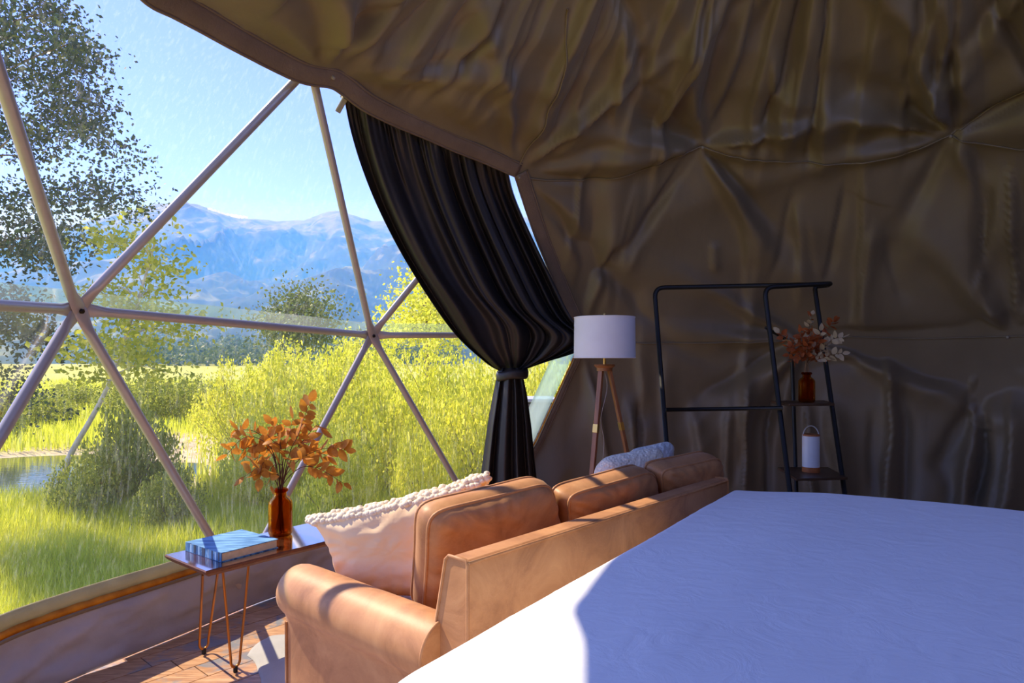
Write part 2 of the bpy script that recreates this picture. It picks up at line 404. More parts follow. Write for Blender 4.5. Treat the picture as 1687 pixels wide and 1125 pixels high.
HIDE = fabric('cowhide', lin(160, 160, 154), lin(188, 186, 178), 0.9, 2.5, 200, 0.4, 0.003, 0.0, 9, 0.4)
HIDE_DARK = fabric('cowhide_patch', lin(96, 92, 92), lin(126, 120, 116), 0.9, 2.5, 200, 0.4, 0.003, 0.0, 9, 0.4)
FOOTRUB = plain('black_rubber', (0.012, 0.012, 0.012), 0.7)
GROUND = m_ground(); MOUNT = m_mountain(); WATER = m_water()
GRASS = leafmat('grass_blade', [(0.2, (0.40, 0.48, 0.03)), (0.5, (0.68, 0.71, 0.05)), (0.8, (0.86, 0.80, 0.13))], 0.5, 0.5, 1.25)
WILLOW = leafmat('willow_leaf', [(0.2, (0.38, 0.44, 0.03)), (0.5, (0.68, 0.68, 0.05)), (0.8, (0.88, 0.80, 0.14))], 0.5, 0.5, 1.25)
SHRUB = leafmat('shrub_leaf', [(0.2, (0.16, 0.22, 0.03)), (0.5, (0.34, 0.38, 0.05)), (0.8, (0.62, 0.60, 0.12))], 0.45)
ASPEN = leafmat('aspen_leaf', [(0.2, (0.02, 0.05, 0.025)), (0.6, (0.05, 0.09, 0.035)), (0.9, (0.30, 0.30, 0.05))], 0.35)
ASPEN_Y = leafmat('young_aspen_leaf', [(0.2, (0.24, 0.30, 0.03)), (0.5, (0.50, 0.52, 0.05)), (0.8, (0.78, 0.70, 0.12))], 0.5)
DARKTREE = leafmat('poplar_leaf', [(0.2, (0.05, 0.09, 0.02)), (0.5, (0.13, 0.18, 0.035)), (0.8, (0.26, 0.29, 0.07))], 0.35)
BARK_W = plain('aspen_bark', lin(206, 196, 176), 0.8, 0, 0.25, 9)
BARK = plain('brown_bark', lin(128, 110, 84), 0.9, 0, 0.25, 9)

# ------------------------------------------------------------------ the dome: nodes
ND = {k: RS(*p) for k, p in dict(N1=(125, 510), N2=(612, 552), N3=(955, 552), N5=(1660, 555), A=(511, 108), P1=(850, 285),
                                 P2=(1155, 240), P3=(1565, 220), B=(394, 964), B2=(770, 825)).items()}
ND['P1s'] = DC + (ND['P1'] - DC) * 1.035; ND['B3'] = RS(866, 800); ND['A0'] = RS(-125, -257); ND['B0'] = RS(-400, 1390); ND['N0'] = SPH(-158, 12.5); ND['A00'] = SPH(-134, 35); ND['B00'] = SPH(-138, -11)
ND['N00'] = SPH(-128, 13)

# edge of the liner around the window, in pixels on the sphere at 0.972 R
KE = 0.972
TOP_PX = [(850, 288), (800, 266), (750, 246), (700, 224), (650, 203), (600, 178), (565, 152), (545, 140), (518, 136), (490, 129), (455, 113), (420, 95), (375, 71), (330, 46), (285, 22), (240, -2)]
SIDE_PX = [(850, 288), (866, 338), (884, 390), (905, 442), (928, 498), (950, 548), (953, 572), (945, 596), (925, 640), (905, 684), (884, 730), (862, 764), (835, 800), (800, 850)]
top_edge = [RS(u, v, KE) for u, v in TOP_PX] + [SPH(a, e, DR * KE) for a, e in ((180, 34.8), (186, 34.2), (192, 34), (199, 34.4), (207, 35), (215, 35), (221, 34.5), (225, 33.6))]
side_edge = [RS(u, v, KE) for u, v in SIDE_PX]
side_edge.append(SPH(127.5, -13.4, DR * KE))
_sa = np.array([AZEL(p) for p in side_edge]); _o = np.argsort(_sa[:, 1])
def az_edge(el): return np.interp(el, _sa[_o, 1], _sa[_o, 0])
def az_left(el): return 345.0 - az_edge(el) - 360.0           # the far jamb of the window, behind the camera
SEAM_PX = [(850, 290), (900, 297), (950, 296), (1000, 289), (1080, 266), (1130, 248), (1155, 240), (1185, 246), (1230, 252), (1300, 256), (1400, 257), (1490, 244), (1530, 231), (1565, 220), (1600, 229), (1687, 242)]
_seam = [AZEL(RS(u, v, KE)) for u, v in SEAM_PX]
_ring = [(a, e) for a, e in _seam] + [(25, 36.5), (8, 35), (-10, 37.5), (-28, 35), (-45, 37.5), (-62, 35), (-80, 37.5), (-98, 35), (-115, 36.5), (-128, 34.4)]
_top = [AZEL(p) for p in top_edge]; _top = [(a if a > 0 else a + 360, e) for a, e in _top]
_all = sorted([(a % 360, e) for a, e in _ring + _top[1:-1]])
_ra = np.array([a for a, e in _all]); _re = np.array([e for a, e in _all])
def el_ring(az):
    return np.interp(np.mod(az, 360), np.r_[_ra[-1] - 360, _ra, _ra[0] + 360], np.r_[_re[-1], _re, _re[0]])
NR_PX = [(960, 556), (1060, 563), (1180, 560), (1300, 557), (1400, 555), (1520, 558), (1660, 554)]
_nr = sorted([AZEL(RS(u, v, KE)) for u, v in NR_PX])
def el_nring(az): return np.interp(az, [a for a, e in _nr], [e for a, e in _nr])

# liner nodes (unit vectors) where the cloth is pinned to the frame
def unit(p): p = np.asarray(p) - DC; return p / np.linalg.norm(p)
PINS = [unit(RS(1155, 240, KE)), unit(RS(1565, 220, KE)), unit(RS(851, 290, KE)), unit(RS(545, 128, KE)), unit(RS(1660, 554, KE)), unit(RS(955, 553, KE)),
        unit(RS(1318, 556, KE)), unit(SPH(188, 34.5)), unit(SPH(25, 37)), unit(SPH(-10, 37)), unit(SPH(-45, 37)), unit(SPH(-80, 37)), unit(SPH(-115, 37)),
        unit(SPH(20, 13)), unit(SPH(-15, 13)), unit(SPH(-50, 13)), unit(SPH(-85, 13)), unit(SPH(-120, 13))]
PINS += [unit(SPH(a, 64)) for a in (20, 86, 140, 200, 260, 320)] + [unit(SPH(0, 89.9))]
PIN_W = []
rr = random.Random(11)
for k in range(len(PINS)):
    fl = [(rr.uniform(0, 2 * math.pi), rr.uniform(0.18, 0.5), rr.choice((-1, 1, 1)) * rr.uniform(0.05, 0.13), rr.uniform(0.014, 0.034)) for _ in range(11)]
    PIN_W.append(fl)
CREASES = []                                                  # (az0, el0, az1, el1, width, amp)
for k in range(95):
    az = rr.uniform(-130, 118); lo = rr.uniform(13, 24); hi = rr.uniform(26, 37)
    CREASES.append((az, lo, az + rr.uniform(-3, 3), hi, rr.uniform(0.5, 1.5), rr.choice((-1, 1)) * rr.uniform(0.02, 0.055)))
for k in range(130):
    az = rr.uniform(-130, 200); lo = rr.uniform(37, 44); hi = rr.uniform(50, 72)
    CREASES.append((az, lo, az + rr.uniform(-5, 5), hi, rr.uniform(0.6, 2.0), rr.choice((-1, 1)) * rr.uniform(0.03, 0.085)))
for k in range(80):
    az = rr.uniform(-130, 104); lo = rr.uniform(-14, -6); hi = rr.uniform(2, 13)
    CREASES.append((az, lo, az + rr.uniform(-2, 2), hi, rr.uniform(0.5, 1.6), rr.choice((-1, 1, 1)) * rr.uniform(0.04, 0.11)))

def liner_disp(az, el):
    """how far the cloth hangs inside the frame"""
    D = SPH(az, el, np.ones_like(az)) - DC
    rmin = np.full(az.shape, 9.0); folds = np.zeros(az.shape)
    for p, fl in zip(PINS, PIN_W):
        cs = np.clip(D @ p, -1, 1); r = np.arccos(cs)
        rmin = np.minimum(rmin, r)
        near = r < 0.75
        if not near.any(): continue
        up = np.array((0, 0, 1.0)) if abs(p[2]) < 0.98 else np.array((1.0, 0, 0))
        e1 = np.cross(up, p); e1 /= np.linalg.norm(e1); e2 = np.cross(p, e1)
        Dn = D[near]; rn = r[near]; th = np.arctan2(Dn @ e2, Dn @ e1) + 0.09 * vnoise(Dn * 7.0, 77) + 0.03 * vnoise(Dn * 19.0, 78); f = np.zeros(rn.shape)
        for a, L, amp, w in fl:
            dth = np.angle(np.exp(1j * (th - a))); lat = rn * np.sin(np.clip(np.abs(dth), 0, np.pi / 2)) * np.sign(dth)
            ok = np.abs(dth) < np.pi / 2
            ww = w * (0.35 + rn / L)
            f += ok * amp * np.exp(-(lat / ww) ** 2) * np.minimum(rn / 0.06, 1) * np.exp(-(rn / L) ** 2)
        folds[near] += f
    up_m = sstep(-3, 6, el - el_ring(az))
    base = (0.10 + 0.10 * up_m) * (1 - np.exp(-(rmin / 0.2) ** 1.5))
    # seams hold the cloth closer to the frame
    seam = 1 - 0.45 * np.exp(-((el - el_ring(az)) / 2.2) ** 2) - 0.4 * np.exp(-((el - el_nring(az)) / 2.0) ** 2)
    d = base * seam + folds
    azs = az
    for a0, e0, a1, e1, w, amp in CREASES:
        t = (el - e0) / (e1 - e0)
        ca = a0 + (a1 - a0) * t
        ca = ca + 0.30 * np.sin(el * 0.31 + a0 * 7.7) + 0.08 * np.sin(el * 0.83 + a0 * 3.1)
        da = np.mod(azs - ca + 180, 360) - 180
        m = (np.abs(da) < 6) & (t > -0.25) & (t < 1.25)
        if not m.any(): continue
        x = da[m] / w; tt = t[m]
        g = np.where(x > 0, np.exp(-np.abs(x) * 4.0), np.exp(-(x / 1.5) ** 2))
        d[m] += amp * g * sstep(-0.25, 0.2, tt) * (1 - sstep(0.8, 1.25, tt))
    P = D * 3.4
    d += 0.022 * fbm(P, 1.6, 4, 3) + 0.05 * (1 - np.exp(-(rmin / 0.3) ** 2)) * fbm(P * np.array((1, 1, 0.5)), 0.8, 3, 9)
    return d

def liner_edge_weight(az, el):
    az360 = np.mod(az, 360)
    P = SPH(az, el, np.full(az.shape, DR * KE)); E = np.vstack([smooth_path(top_edge, 120), smooth_path(side_edge, 90)])
    w = np.ones(az.shape); m = (az360 > 85) & (az360 < 250)
    if m.any():
        Pm = P[m]; dmin = np.full(len(Pm), 9.0)
        for q in E: dmin = np.minimum(dmin, np.linalg.norm(Pm - q, axis=1))
        w[m] = sstep(0.02, 0.35, dmin)
    return w

# wall: below the upper ring, everywhere but the window
nr, nc = 190, 620
EL0 = -13.3
rows = []
azr = np.zeros((nr, nc)); elr = np.zeros((nr, nc))
for i in range(nr):
    t = i / (nr - 1); s = np.linspace(0, 1, nc)
    e_mid = EL0 + t * (34.5 - EL0)
    for _ in range(3):
        a = az_left(np.full(nc, e_mid)) * (1 - s) + az_edge(np.full(nc, e_mid)) * s
    top = el_ring(a); el = EL0 + t * (top - EL0)
    a = az_left(el) * (1 - s) + az_edge(el) * s
    azr[i] = a; elr[i] = el
dd = liner_disp(azr, elr) * liner_edge_weight(azr, elr)
dd = np.maximum(dd, 0.0)
WALL_G = SPH(azr, elr, DR * KE - dd)
WALL_G[0, :, 2] = 0.004
def in_sky(az, el): return (np.mod(az + 180, 360) - 180 > -162) & (np.mod(az + 180, 360) - 180 < 26) & (el > 42) & (el < 88)
def cut_sky(ob, az, el):
    """leave out the faces where the added skylight is"""
    bm = bmesh.new(); bm.from_mesh(ob.data); bm.verts.ensure_lookup_table()
    fl_ = in_sky(az.ravel(), el.ravel())
    bmesh.ops.delete(bm, geom=[v for v, k in zip(bm.verts, fl_) if k], context='VERTS'); bm.to_mesh(ob.data); bm.free()
wall = struct(grid_mesh('wall_right', WALL_G, LINER)); wall['label'] = 'olive brown cloth liner hanging as the dome wall behind lamp and rack'
# ceiling: above the upper ring, all the way round
nr2, nc2 = 120, 760
azc = np.tile(np.linspace(-130, 230, nc2, endpoint=False), (nr2, 1)); elc = np.zeros_like(azc)
for i in range(nr2):
    t = i / (nr2 - 1); e0 = el_ring(azc[i]); elc[i] = e0 + t ** 1.25 * (89.6 - e0)
dc = np.maximum(liner_disp(azc, elc) * liner_edge_weight(azc, elc), 0.0)
# where ceiling and wall share a seam use the same drop so they meet
CEIL_G = SPH(azc, elc, DR * KE - dc)
ceil = struct(grid_mesh('ceiling', np.swapaxes(CEIL_G, 0, 1), LINER, close_u=True)); ceil['label'] = 'olive brown cloth liner gathered under the dome top'
cut_sky(ceil, azc.T, elc.T)
# weatherproof shell outside the liner (its underside is hidden by the cloth)
sh = MB()
for azs_, els_ in ((np.linspace(-133, 104, 60), np.linspace(-13.8, 37.6, 14)), (np.linspace(26, 198, 70), np.linspace(37.5, 89.9, 16)), (np.linspace(-162, 26, 60), np.linspace(37.5, 42, 3)), (np.linspace(-162, 26, 60), np.linspace(88, 89.9, 3))):
    A_, E_ = np.meshgrid(azs_, els_, indexing='ij'); sh.grid(SPH(A_, E_, np.full(A_.shape, DR * 1.03)))
shell = struct(sh.build('trim_1', fabric('outer_cover', (0.3, 0.29, 0.26), (0.34, 0.33, 0.3)), angle=180)); shell['label'] = 'outer weatherproof cover of the dome'

def surf(az, el, lift=0.006):
    az = np.atleast_1d(np.asarray(az, float)); el = np.atleast_1d(np.asarray(el, float))
    d = np.maximum(liner_disp(az, el) * liner_edge_weight(az, el), 0)
    return SPH(az, el, DR * KE - d - lift)
# seams (thin piping) on the liner
azs_ = np.linspace(-128, 119.0, 420)
struct_parts = []
s = MB().tube(surf(azs_, el_ring(azs_)), 0.0065, 6); s.build('seam_piping', LINER, wall, angle=180)
a2 = np.linspace(-130, 104.5, 420); s = MB().tube(surf(a2, el_nring(a2)), 0.0065, 6); s.build('seam_piping', LINER, wall, angle=180)
def seam_px(px, n=50, parent=ceil):
    P = smooth_path([RS(u, v, KE) for u, v in px], n); ae = np.array([AZEL(p) for p in P])
    MB().tube(surf(ae[:, 0], ae[:, 1]), 0.0065, 6).build('seam_piping', LINER, parent, angle=180)
seam_px([(851, 284), (862, 250), (876, 205), (893, 130), (905, 75), (918, -10)])
seam_px([(1567, 218), (1600, 200), (1640, 172), (1700, 140)])

BAND = fabric('hem_webbing', (0.170, 0.118, 0.080), (0.215, 0.152, 0.104), 0.6, 6, 160, 0.3, 0.002, 0.25, 30)
def ribbon(path, across, w, parent, name, mat, r_in=0.008, wr=0.004, n_across=7, th=0.006, seed=1):
    """hem strip lying along a path, 'across' are unit vectors of its width"""
    P = np.asarray(path); Ac = np.asarray(across); nrm = DC - P; nrm /= np.linalg.norm(nrm, axis=1)[:, None]
    rows = []
    for k in range(n_across):
        s_ = k / (n_across - 1); bulge = math.sin(math.pi * s_) * 0.006
        q = P + Ac * (w * (s_ - 0.12)); h = r_in + bulge + wr * fbm(q, 16, 3, seed)
        rows.append(q + nrm * h[:, None])
    G = np.array(rows); mb = MB(); mb.grid(G)
    ob = mb.build(name, mat, parent, angle=180)
    m = ob.modifiers.new('solid', 'SOLIDIFY'); m.thickness = th; m.offset = 0
    for k in (0, n_across - 1):
        MB().tube(G[k], 0.008, 6).build('hem_piping', mat, ob, angle=180)
    return ob
tp = smooth_path(top_edge, 200); nt = DC - tp; nt /= np.linalg.norm(nt, axis=1)[:, None]
tg = np.gradient(tp, axis=0); tg /= np.linalg.norm(tg, axis=1)[:, None]; ac = np.cross(tg, nt)
if ac[0][2] < 0: ac = -ac
ribbon(tp, ac, 0.10, ceil, 'hem_band', BAND)
sp = smooth_path(side_edge, 150); ns = DC - sp; ns /= np.linalg.norm(ns, axis=1)[:, None]
tg = np.gradient(sp, axis=0); tg /= np.linalg.norm(tg, axis=1)[:, None]; ac2 = np.cross(tg, ns)
if ac2[10][0] < 0: ac2 = -ac2
cut = int(len(sp) * 0.42)
ribbon(sp[:cut], ac2[:cut], 0.10, wall, 'hem_band', BAND)
ribbon(sp[cut - 4:], ac2[cut - 4:], 0.045, wall, 'hem_band', BAND)
# buttons at the pins
for u, v, par in ((545, 125, ceil), (853, 291, ceil), (1156, 241, wall), (1566, 221, wall), (1660, 555, wall)):
    a, e = AZEL(RS(u, v, KE)); p = surf(a, e, 0.024)[0]; n = DC - p; n /= np.linalg.norm(n)
    b = MB(); b.tube([p - n * 0.012, p - n * 0.002, p + n * 0.004, p + n * 0.007], [0.011, 0.011, 0.009, 0.004], 12)
    lab(b.build('button', plain('button_grey', lin(150, 140, 124), 0.5), par), 'small pale grey fixing button')

# ------------------------------------------------------------------ dome frame: struts with flattened, bolted ends
frame = thing('dome_frame', 'grey tubular geodesic frame bolted together behind the clear window', 'frame', (DC[0] - 3.4, DC[1] + 0.4, 0.0))
EDGES = 'N0-N1 N1-N2 N2-N3 N1-A N2-A N2-P1s N1-A0 N0-A0 B-N1 B-N2 B2-N2 B0-N1 B0-N0 A00-N0 N00-N0 N00-A00 B00-N0 B00-N00 '.split()
TR = 0.0235
def strut(p, q, over):
    p, q = np.asarray(p), np.asarray(q); t = (q - p) / np.linalg.norm(q - p); L = np.linalg.norm(q - p)
    mid = (p + q) / 2; n = DC - mid; n /= np.linalg.norm(n); n -= t * (n @ t); n /= np.linalg.norm(n); b = np.cross(t, n)
    prof = [(-0.028, 0.022, 0.004), (-0.02, 0.030, 0.0045), (0.02, 0.034, 0.005), (0.055, 0.033, 0.0055), (0.10, 0.027, 0.015), (0.135, TR, TR)]
    xs = [(x, w, h) for x, w, h in prof] + [(L - x, w, h) for x, w, h in prof[::-1]]
    a = np.linspace(0, 2 * np.pi, 16, endpoint=False); rows = []
    for x, w, h in xs:
        e = sstep(0, 0.13, min(x, L - x))
        rows.append(p + t * x + n * (over * 0.010 * (1 - e)) + np.cos(a)[:, None] * b * w + np.sin(a)[:, None] * n * h)
    mb = MB(); G = np.array(rows); mb.grid(G, close_v=True)
    mb.f.append(list(range(16))); mb.mi.append(0); mb.f.append([(len(xs) - 1) * 16 + k for k in range(16)][::-1]); mb.mi.append(0)
    return mb.build('strut', TUBE, frame, angle=60)
lev = {'N1-A0': 2.2, 'B-N1': 2.2, 'N2-A': 2.2, 'B2-N2': 2.0}
for e in EDGES:
    a, b = e.split('-'); strut(ND[a], ND[b], lev.get(e, 1.2 if a[0] != b[0] else 0.0))
for k in ('N0', 'N1', 'N2', 'N3', 'A', 'A0'):
    p = ND[k]; n = DC - p; n /= np.linalg.norm(n)
    mb = MB(); mb.tube([p - n * 0.03, p + n * 0.037], 0.006, 8); mb.tube([p + n * 0.03, p + n * 0.036, p + n * 0.041], [0.0125, 0.0125, 0.009], 6)
    lab(mb.build('hub_bolt', BOLT, frame), 'dark bolt through the joint')

# line of the skirt on the floor
SK = smooth_path([(-0.98, -0.3), (-1.6, 0.45), (-2.02, 1.4), (-2.16, 2.2), (-2.17, 2.8), (-2.07, 3.14), (-1.81, 3.65), (-1.55, 4.16), (-1.22, 4.62), (-0.8, 5.08), (-0.36, 5.46), (-0.05, 5.66), (0.12, 5.72)], 260)
SKT = np.gradient(SK, axis=0); SKT /= np.linalg.norm(SKT, axis=1)[:, None]; SKN = np.stack([SKT[:, 1], -SKT[:, 0]], 1)     # points into the room
def outside_skirt(q, gap=0.035):
    """keep a window point beyond the low skirt, blending back to the dome higher up"""
    if q[2] > 1.2: return q
    k = int(np.argmin(np.hypot(SK[:, 0] - q[0], SK[:, 1] - q[1]))); off = (q[:2] - SK[k]) @ SKN[k]
    if off > -gap:
        f = 1.0 if q[2] < 0.45 else (1.2 - q[2]) / 0.75
        q = q.copy(); q[:2] -= SKN[k] * (off + gap) * f
    return q

# ------------------------------------------------------------------ window: clear vinyl panes, seams, borders
win = bpy.data.objects.new('window_1', None); COL.objects.link(win); win.location = (DC[0] - 3.4, DC[1] + 0.6, 0.3); struct(win); win['label'] = 'large clear vinyl bay window of the dome'
TRI = 'N1-N2-A B-N1-N2 N2-P1-A B2-N2-N3 N2-N3-P1 B-B2-N2 N0-N1-A0 N1-A-A0 B0-N0-N1 B0-N1-B A00-N0-A0 A00-N00-N0 B00-N0-N00 B00-B0-N0'.split()
for tr in TRI:
    P = [DC + (ND[k] - DC) * 1.012 for k in tr.split('-')]
    n = 10; mb = MB(); idx = {}; V = []
    for i in range(n + 1):
        for j in range(n + 1 - i):
            w = np.array((i, j, n - i - j)) / n; q = w @ np.array(P)
            d = q - DC; edge = min(w) * 3
            q = DC + d * (1 + 0.006 * edge); q[2] = max(q[2], 0.345); q = outside_skirt(q); idx[i, j] = len(V); V.append(q)
    fs = []
    for i in range(n):
        for j in range(n - i):
            fs.append([idx[i, j], idx[i + 1, j], idx[i, j + 1]])
            if i + j < n - 1: fs.append([idx[i + 1, j], idx[i + 1, j + 1], idx[i, j + 1]])
    fs = [f for f in fs if max(V[i][2] for i in f) > 0.3451]
    mb.add(V, fs); mb.build('pane', PANE, win, angle=180)
for a, b in (('N0', 'N1'), ('N1', 'N2'), ('N2', 'N3'), ('N00', 'N0')):
    p, q = ND[a], ND[b]; t = np.linspace(0, 1, 20)[:, None]; base = DC + (p + (q - p) * t - DC) * 1.008
    G = np.array([base + np.array((0, 0, 0.02)), base + np.array((0, 0, 0.05)), base + np.array((0, 0, 0.082))])
    o = grid_mesh('seam_strip', G, PANE_SEAM, win); lab(o, 'greenish welded overlap of the clear vinyl above the tube')

A_, E_ = np.meshgrid(np.linspace(-162.5, 26.5, 50), np.linspace(41.5, 88.3, 18), indexing='ij')  # unseen skylight, added so more daylight reaches the bed
w3 = struct(grid_mesh('added_skylight', SPH(A_, E_, np.full(A_.shape, DR * 1.012)), PANE)); w3['label'] = 'clear vinyl skylight added overhead behind the camera for more daylight'

# base skirt following the floor edge below the window
def along(z, off):
    return np.column_stack([SK + SKN * np.asarray(off).reshape(-1, 1), np.full(len(SK), z) if np.isscalar(z) else z])
rows = []
arc = np.r_[0, np.cumsum(np.linalg.norm(np.diff(SK, axis=0), axis=1))]
for k in range(26):
    t = k / 25; z = 0.004 + 0.296 * t
    P3 = np.column_stack([arc, np.full(len(arc), z * 1.2), np.zeros(len(arc))])
    d = 0.05 * fbm(P3 * np.array((1, 2.0, 1)), 3.4, 3, 31) + 0.02 * fbm(P3 * np.array((1, 1.5, 1)), 9.0, 3, 37) + 0.03 * np.abs(fbm(P3 * np.array((1, 0.8, 1)), 5.2, 2, 41))
    off = d * math.sin(math.pi * min(max(t, 0), 1)) ** 0.6 + 0.018 * (1 - t) ** 3
    rows.append(along(z, off))
skirt = struct(grid_mesh('wall_left', np.array(rows), SKIRT, thickness=0.004)); skirt['label'] = 'low grey canvas skirt along the floor below the window'
rows = [along(0.292, 0.012 + np.zeros(len(SK))), along(0.300, 0.016 + np.zeros(len(SK))), along(0.309, 0.012 + np.zeros(len(SK)))]
lab(grid_mesh('hem', np.array(rows), LINER, skirt, thickness=0.004), 'stitched brownish hem along the skirt top')
P3 = np.column_stack([arc, np.zeros(len(arc)), np.zeros(len(arc))]); jag = 0.006 * fbm(P3, 18, 3, 5)
rows = [along(0.304, np.full(len(SK), -0.002)), along(0.322, np.full(len(SK), 0.005)), along(0.338 + jag, np.full(len(SK), -0.008))]
s_ = struct(grid_mesh('trim_2', np.array(rows), ORANGE, thickness=0.006)); s_['label'] = 'ragged amber foam seal strip above the skirt'
rows = [along(0.325, np.full(len(SK), -0.016)), along(0.36, np.full(len(SK), -0.02)), along(0.402, np.full(len(SK), -0.03))]
s_ = struct(grid_mesh('trim_3', np.array(rows), TANPVC, thickness=0.004)); s_['label'] = 'tan vinyl border along the bottom of the window'
# the borders up the right-hand jamb
def jamb(o1, o2, k, name, mat, label, i0=None):
    i0 = i0 if i0 is not None else cut - 2
    q = sp[i0:]; a_ = ac2[i0:]; G = np.array([DC + (q - a_ * o - DC) * k for o in np.linspace(o1, o2, 4)])
    o = struct(grid_mesh(name, G, mat, thickness=0.004)); o['label'] = label
jamb(-0.02, 0.022, 1.0, 'trim_4', ORANGE, 'amber seal strip up the right edge of the window')
jamb(0.015, 0.18, 1.012, 'trim_5', PANE_EDGE, 'pale teal vinyl border up the right edge of the window')

# ------------------------------------------------------------------ floor
U_ = np.array((0.663, 0.748)); W_ = np.array((-0.748, 0.663))                 # the sofa's length and forward directions
ang = np.linspace(0, 2 * np.pi, 72, endpoint=False)
fl = struct(MB().prism([(DC[0] + 3.95 * math.cos(a), DC[1] + 3.95 * math.sin(a)) for a in ang], -0.16, -0.022).build('floor', SUBFLOOR, smooth=False)); fl['label'] = 'reclaimed plank floor in brown and blue grey'
rp = random.Random(5)
def in_dome(p): return np.hypot(p[0] - DC[0], p[1] - DC[1]) < 3.85
PW = 0.15
for i in range(-11, 40):
    x0 = i * PW - 1.2; pos = -2.3 - rp.uniform(0, 0.7)
    while pos < 5.0:
        L = rp.uniform(0.55, 1.0)
        c0 = np.array((-0.142, 2.154)) + W_ * (x0 + PW / 2) + U_ * (pos + L / 2)
        vis = in_dome(c0) or in_dome(c0 + U_ * L / 2) or in_dome(c0 - U_ * L / 2)
        near = -2.4 < c0[0] < 0.3 and 2.0 < c0[1] < 5.4
        if vis and near:
            g = 0.0025; hgt = rp.uniform(-0.0012, 0.0)
            pts = [c0 + U_ * s1 * (L / 2 - g) + W_ * s2 * (PW / 2 - g) for s1, s2 in ((-1, -1), (1, -1), (1, 1), (-1, 1))]
            if all(np.hypot(q[0] - DC[0], q[1] - DC[1]) < 3.93 for q in pts):
                ob = MB().prism([tuple(q - c0) for q in pts], -0.022, hgt).build('plank', PLANK, None, smooth=False)
                ob.location = (c0[0], c0[1], 0); ob.parent = fl
        pos += L
mb = MB(); mb.prism([(DC[0] + 3.94 * math.cos(a), DC[1] + 3.94 * math.sin(a)) for a in ang if True], -0.0225, -0.012)
mb.build('underlay', PLANK, fl, smooth=False)

# ------------------------------------------------------------------ bed and sheet
ZB = 0.84
C0 = PZ(646, 1110, ZB)[:2]; C1 = PZ(1203, 803, ZB)[:2]
eL = (C1 - C0) / np.linalg.norm(C1 - C0)
dF = np.array((0.872, -0.489)); C2 = C1 + dF * 2.0; C3 = C0 + dF * 2.0
def bed_pt(p, q):   # p along left edge near -> far, q across
    return (C0 * (1 - p) + C1 * p) * (1 - q) + (C3 * (1 - p) + C2 * p) * q
bed = thing('bed', 'wide bed with mattress and base hidden under the white sheet', 'bed', (*(bed_pt(0.5, 0.5)), 0.0))
def slab(z0, z1, ins, name, mat):
    pts = [bed_pt(p, q) for p, q in ((ins, ins), (1 - ins, ins), (1 - ins, 1 - ins), (ins, 1 - ins))]
    return MB().prism([tuple(p) for p in pts][::-1], z0, z1).build(name, mat, bed, bevel=0.03)
slab(0.50, 0.80, 0.035, 'mattress', SHEET); slab(0.10, 0.50, 0.045, 'base', plain('bed_base', lin(90, 80, 74), 0.8))
for p, q in ((0.08, 0.08), (0.92, 0.08), (0.92, 0.92), (0.08, 0.92)):
    c = bed_pt(p, q); MB().lathe([(0.0, 0.0), (0.03, 0.0), (0.035, 0.102), (0, 0.102)], (c[0], c[1], 0), 16).build('leg', BLACK, bed)
# the sheet: a draped cloth with rounded edges and creases
nP, nQ = 300, 260
drop = 0.62; Lp = np.linalg.norm(C1 - C0); Lq = 2.0
def fold_axis(s, L, rad=0.055):
    """s: arc length from -drop to L+drop -> (position, drop depth)"""
    pos = np.clip(s, 0, L); dn = np.zeros_like(s); out = np.zeros_like(s)
    for sign, d in ((-1, -s), (1, s - L)):
        q = rad * np.pi / 2
        m = (d > -rad)
        dd_ = np.clip(d + rad, 0, None); a = np.minimum(dd_ / rad, np.pi / 2) if rad else 0
        o_ = np.where(dd_ < q, rad * np.sin(a), rad); n_ = np.where(dd_ < q, rad * (1 - np.cos(a)), rad + dd_ - q)
        pos = np.where(m & (dd_ > 0), (0 if sign < 0 else L) + sign * (o_ - rad), pos); dn = np.where(m & (dd_ > 0), n_, dn)
    return pos, dn
sp_ = np.linspace(-drop, Lp + 0.5, nP); sq_ = np.linspace(-drop, Lq + 0.2, nQ)
SPg, SQg = np.meshgrid(sp_, sq_, indexing='ij')
pp, dp = fold_axis(SPg, Lp); qq, dq = fold_axis(SQg, Lq)
dn = np.maximum(dp, dq) + 0.25 * np.minimum(dp, dq)
XY = (C0[None, None] * (1 - pp[..., None] / Lp) + C1 * (pp[..., None] / Lp)) * (1 - qq[..., None] / Lq) + (C3 * (1 - pp[..., None] / Lp) + C2 * (pp[..., None] / Lp)) * (qq[..., None] / Lq)
# corner flare and soft vertical folds on the hanging part
out_p = -eL; out_q = -dF
hang = sstep(0.04, 0.35, dn)
both = np.clip(np.minimum(dp, dq) / 0.3, 0, 1)
XY = XY + (out_p * (both * 0.10)[..., None]) + (out_q * (both * 0.06)[..., None])
ripple = 0.012 * np.sin(SPg * 9 + 1.5 * np.sin(SPg * 3)) * hang * (dq > dp) 
XY = XY + dF[None, None] * ripple[..., None]
ripple2 = 0.02 * np.sin(SQg * 10 + 1.2 * np.sin(SQg * 4)) * hang * (dp > dq)
XY = XY + eL[None, None] * ripple2[..., None]
P3 = np.stack([SPg, SQg, np.zeros_like(SPg)], -1)
Zs = ZB - dn + 0.008 * fbm(P3, 1.2, 2, 71) + 0.0012 * fbm(P3 * np.array((1.0, 1.6, 1)), 7, 4, 75) * (1 - hang)
rgx = np.abs(fbm(P3 * np.array((1.4, 0.8, 1)) + 4, 3.2, 3, 81)); Zs += 0.0012 * np.exp(-(rgx / 0.03) ** 2) * (1 - hang)
Zs += 0.02 * sstep(0, 0.5, SQg) * sstep(0, 0.4, SPg)
Zs = np.maximum(Zs, 0.03)
sheet = grid_mesh('bed_sheet', np.concatenate([XY, Zs[..., None]], -1), SHEET, thickness=0.004)
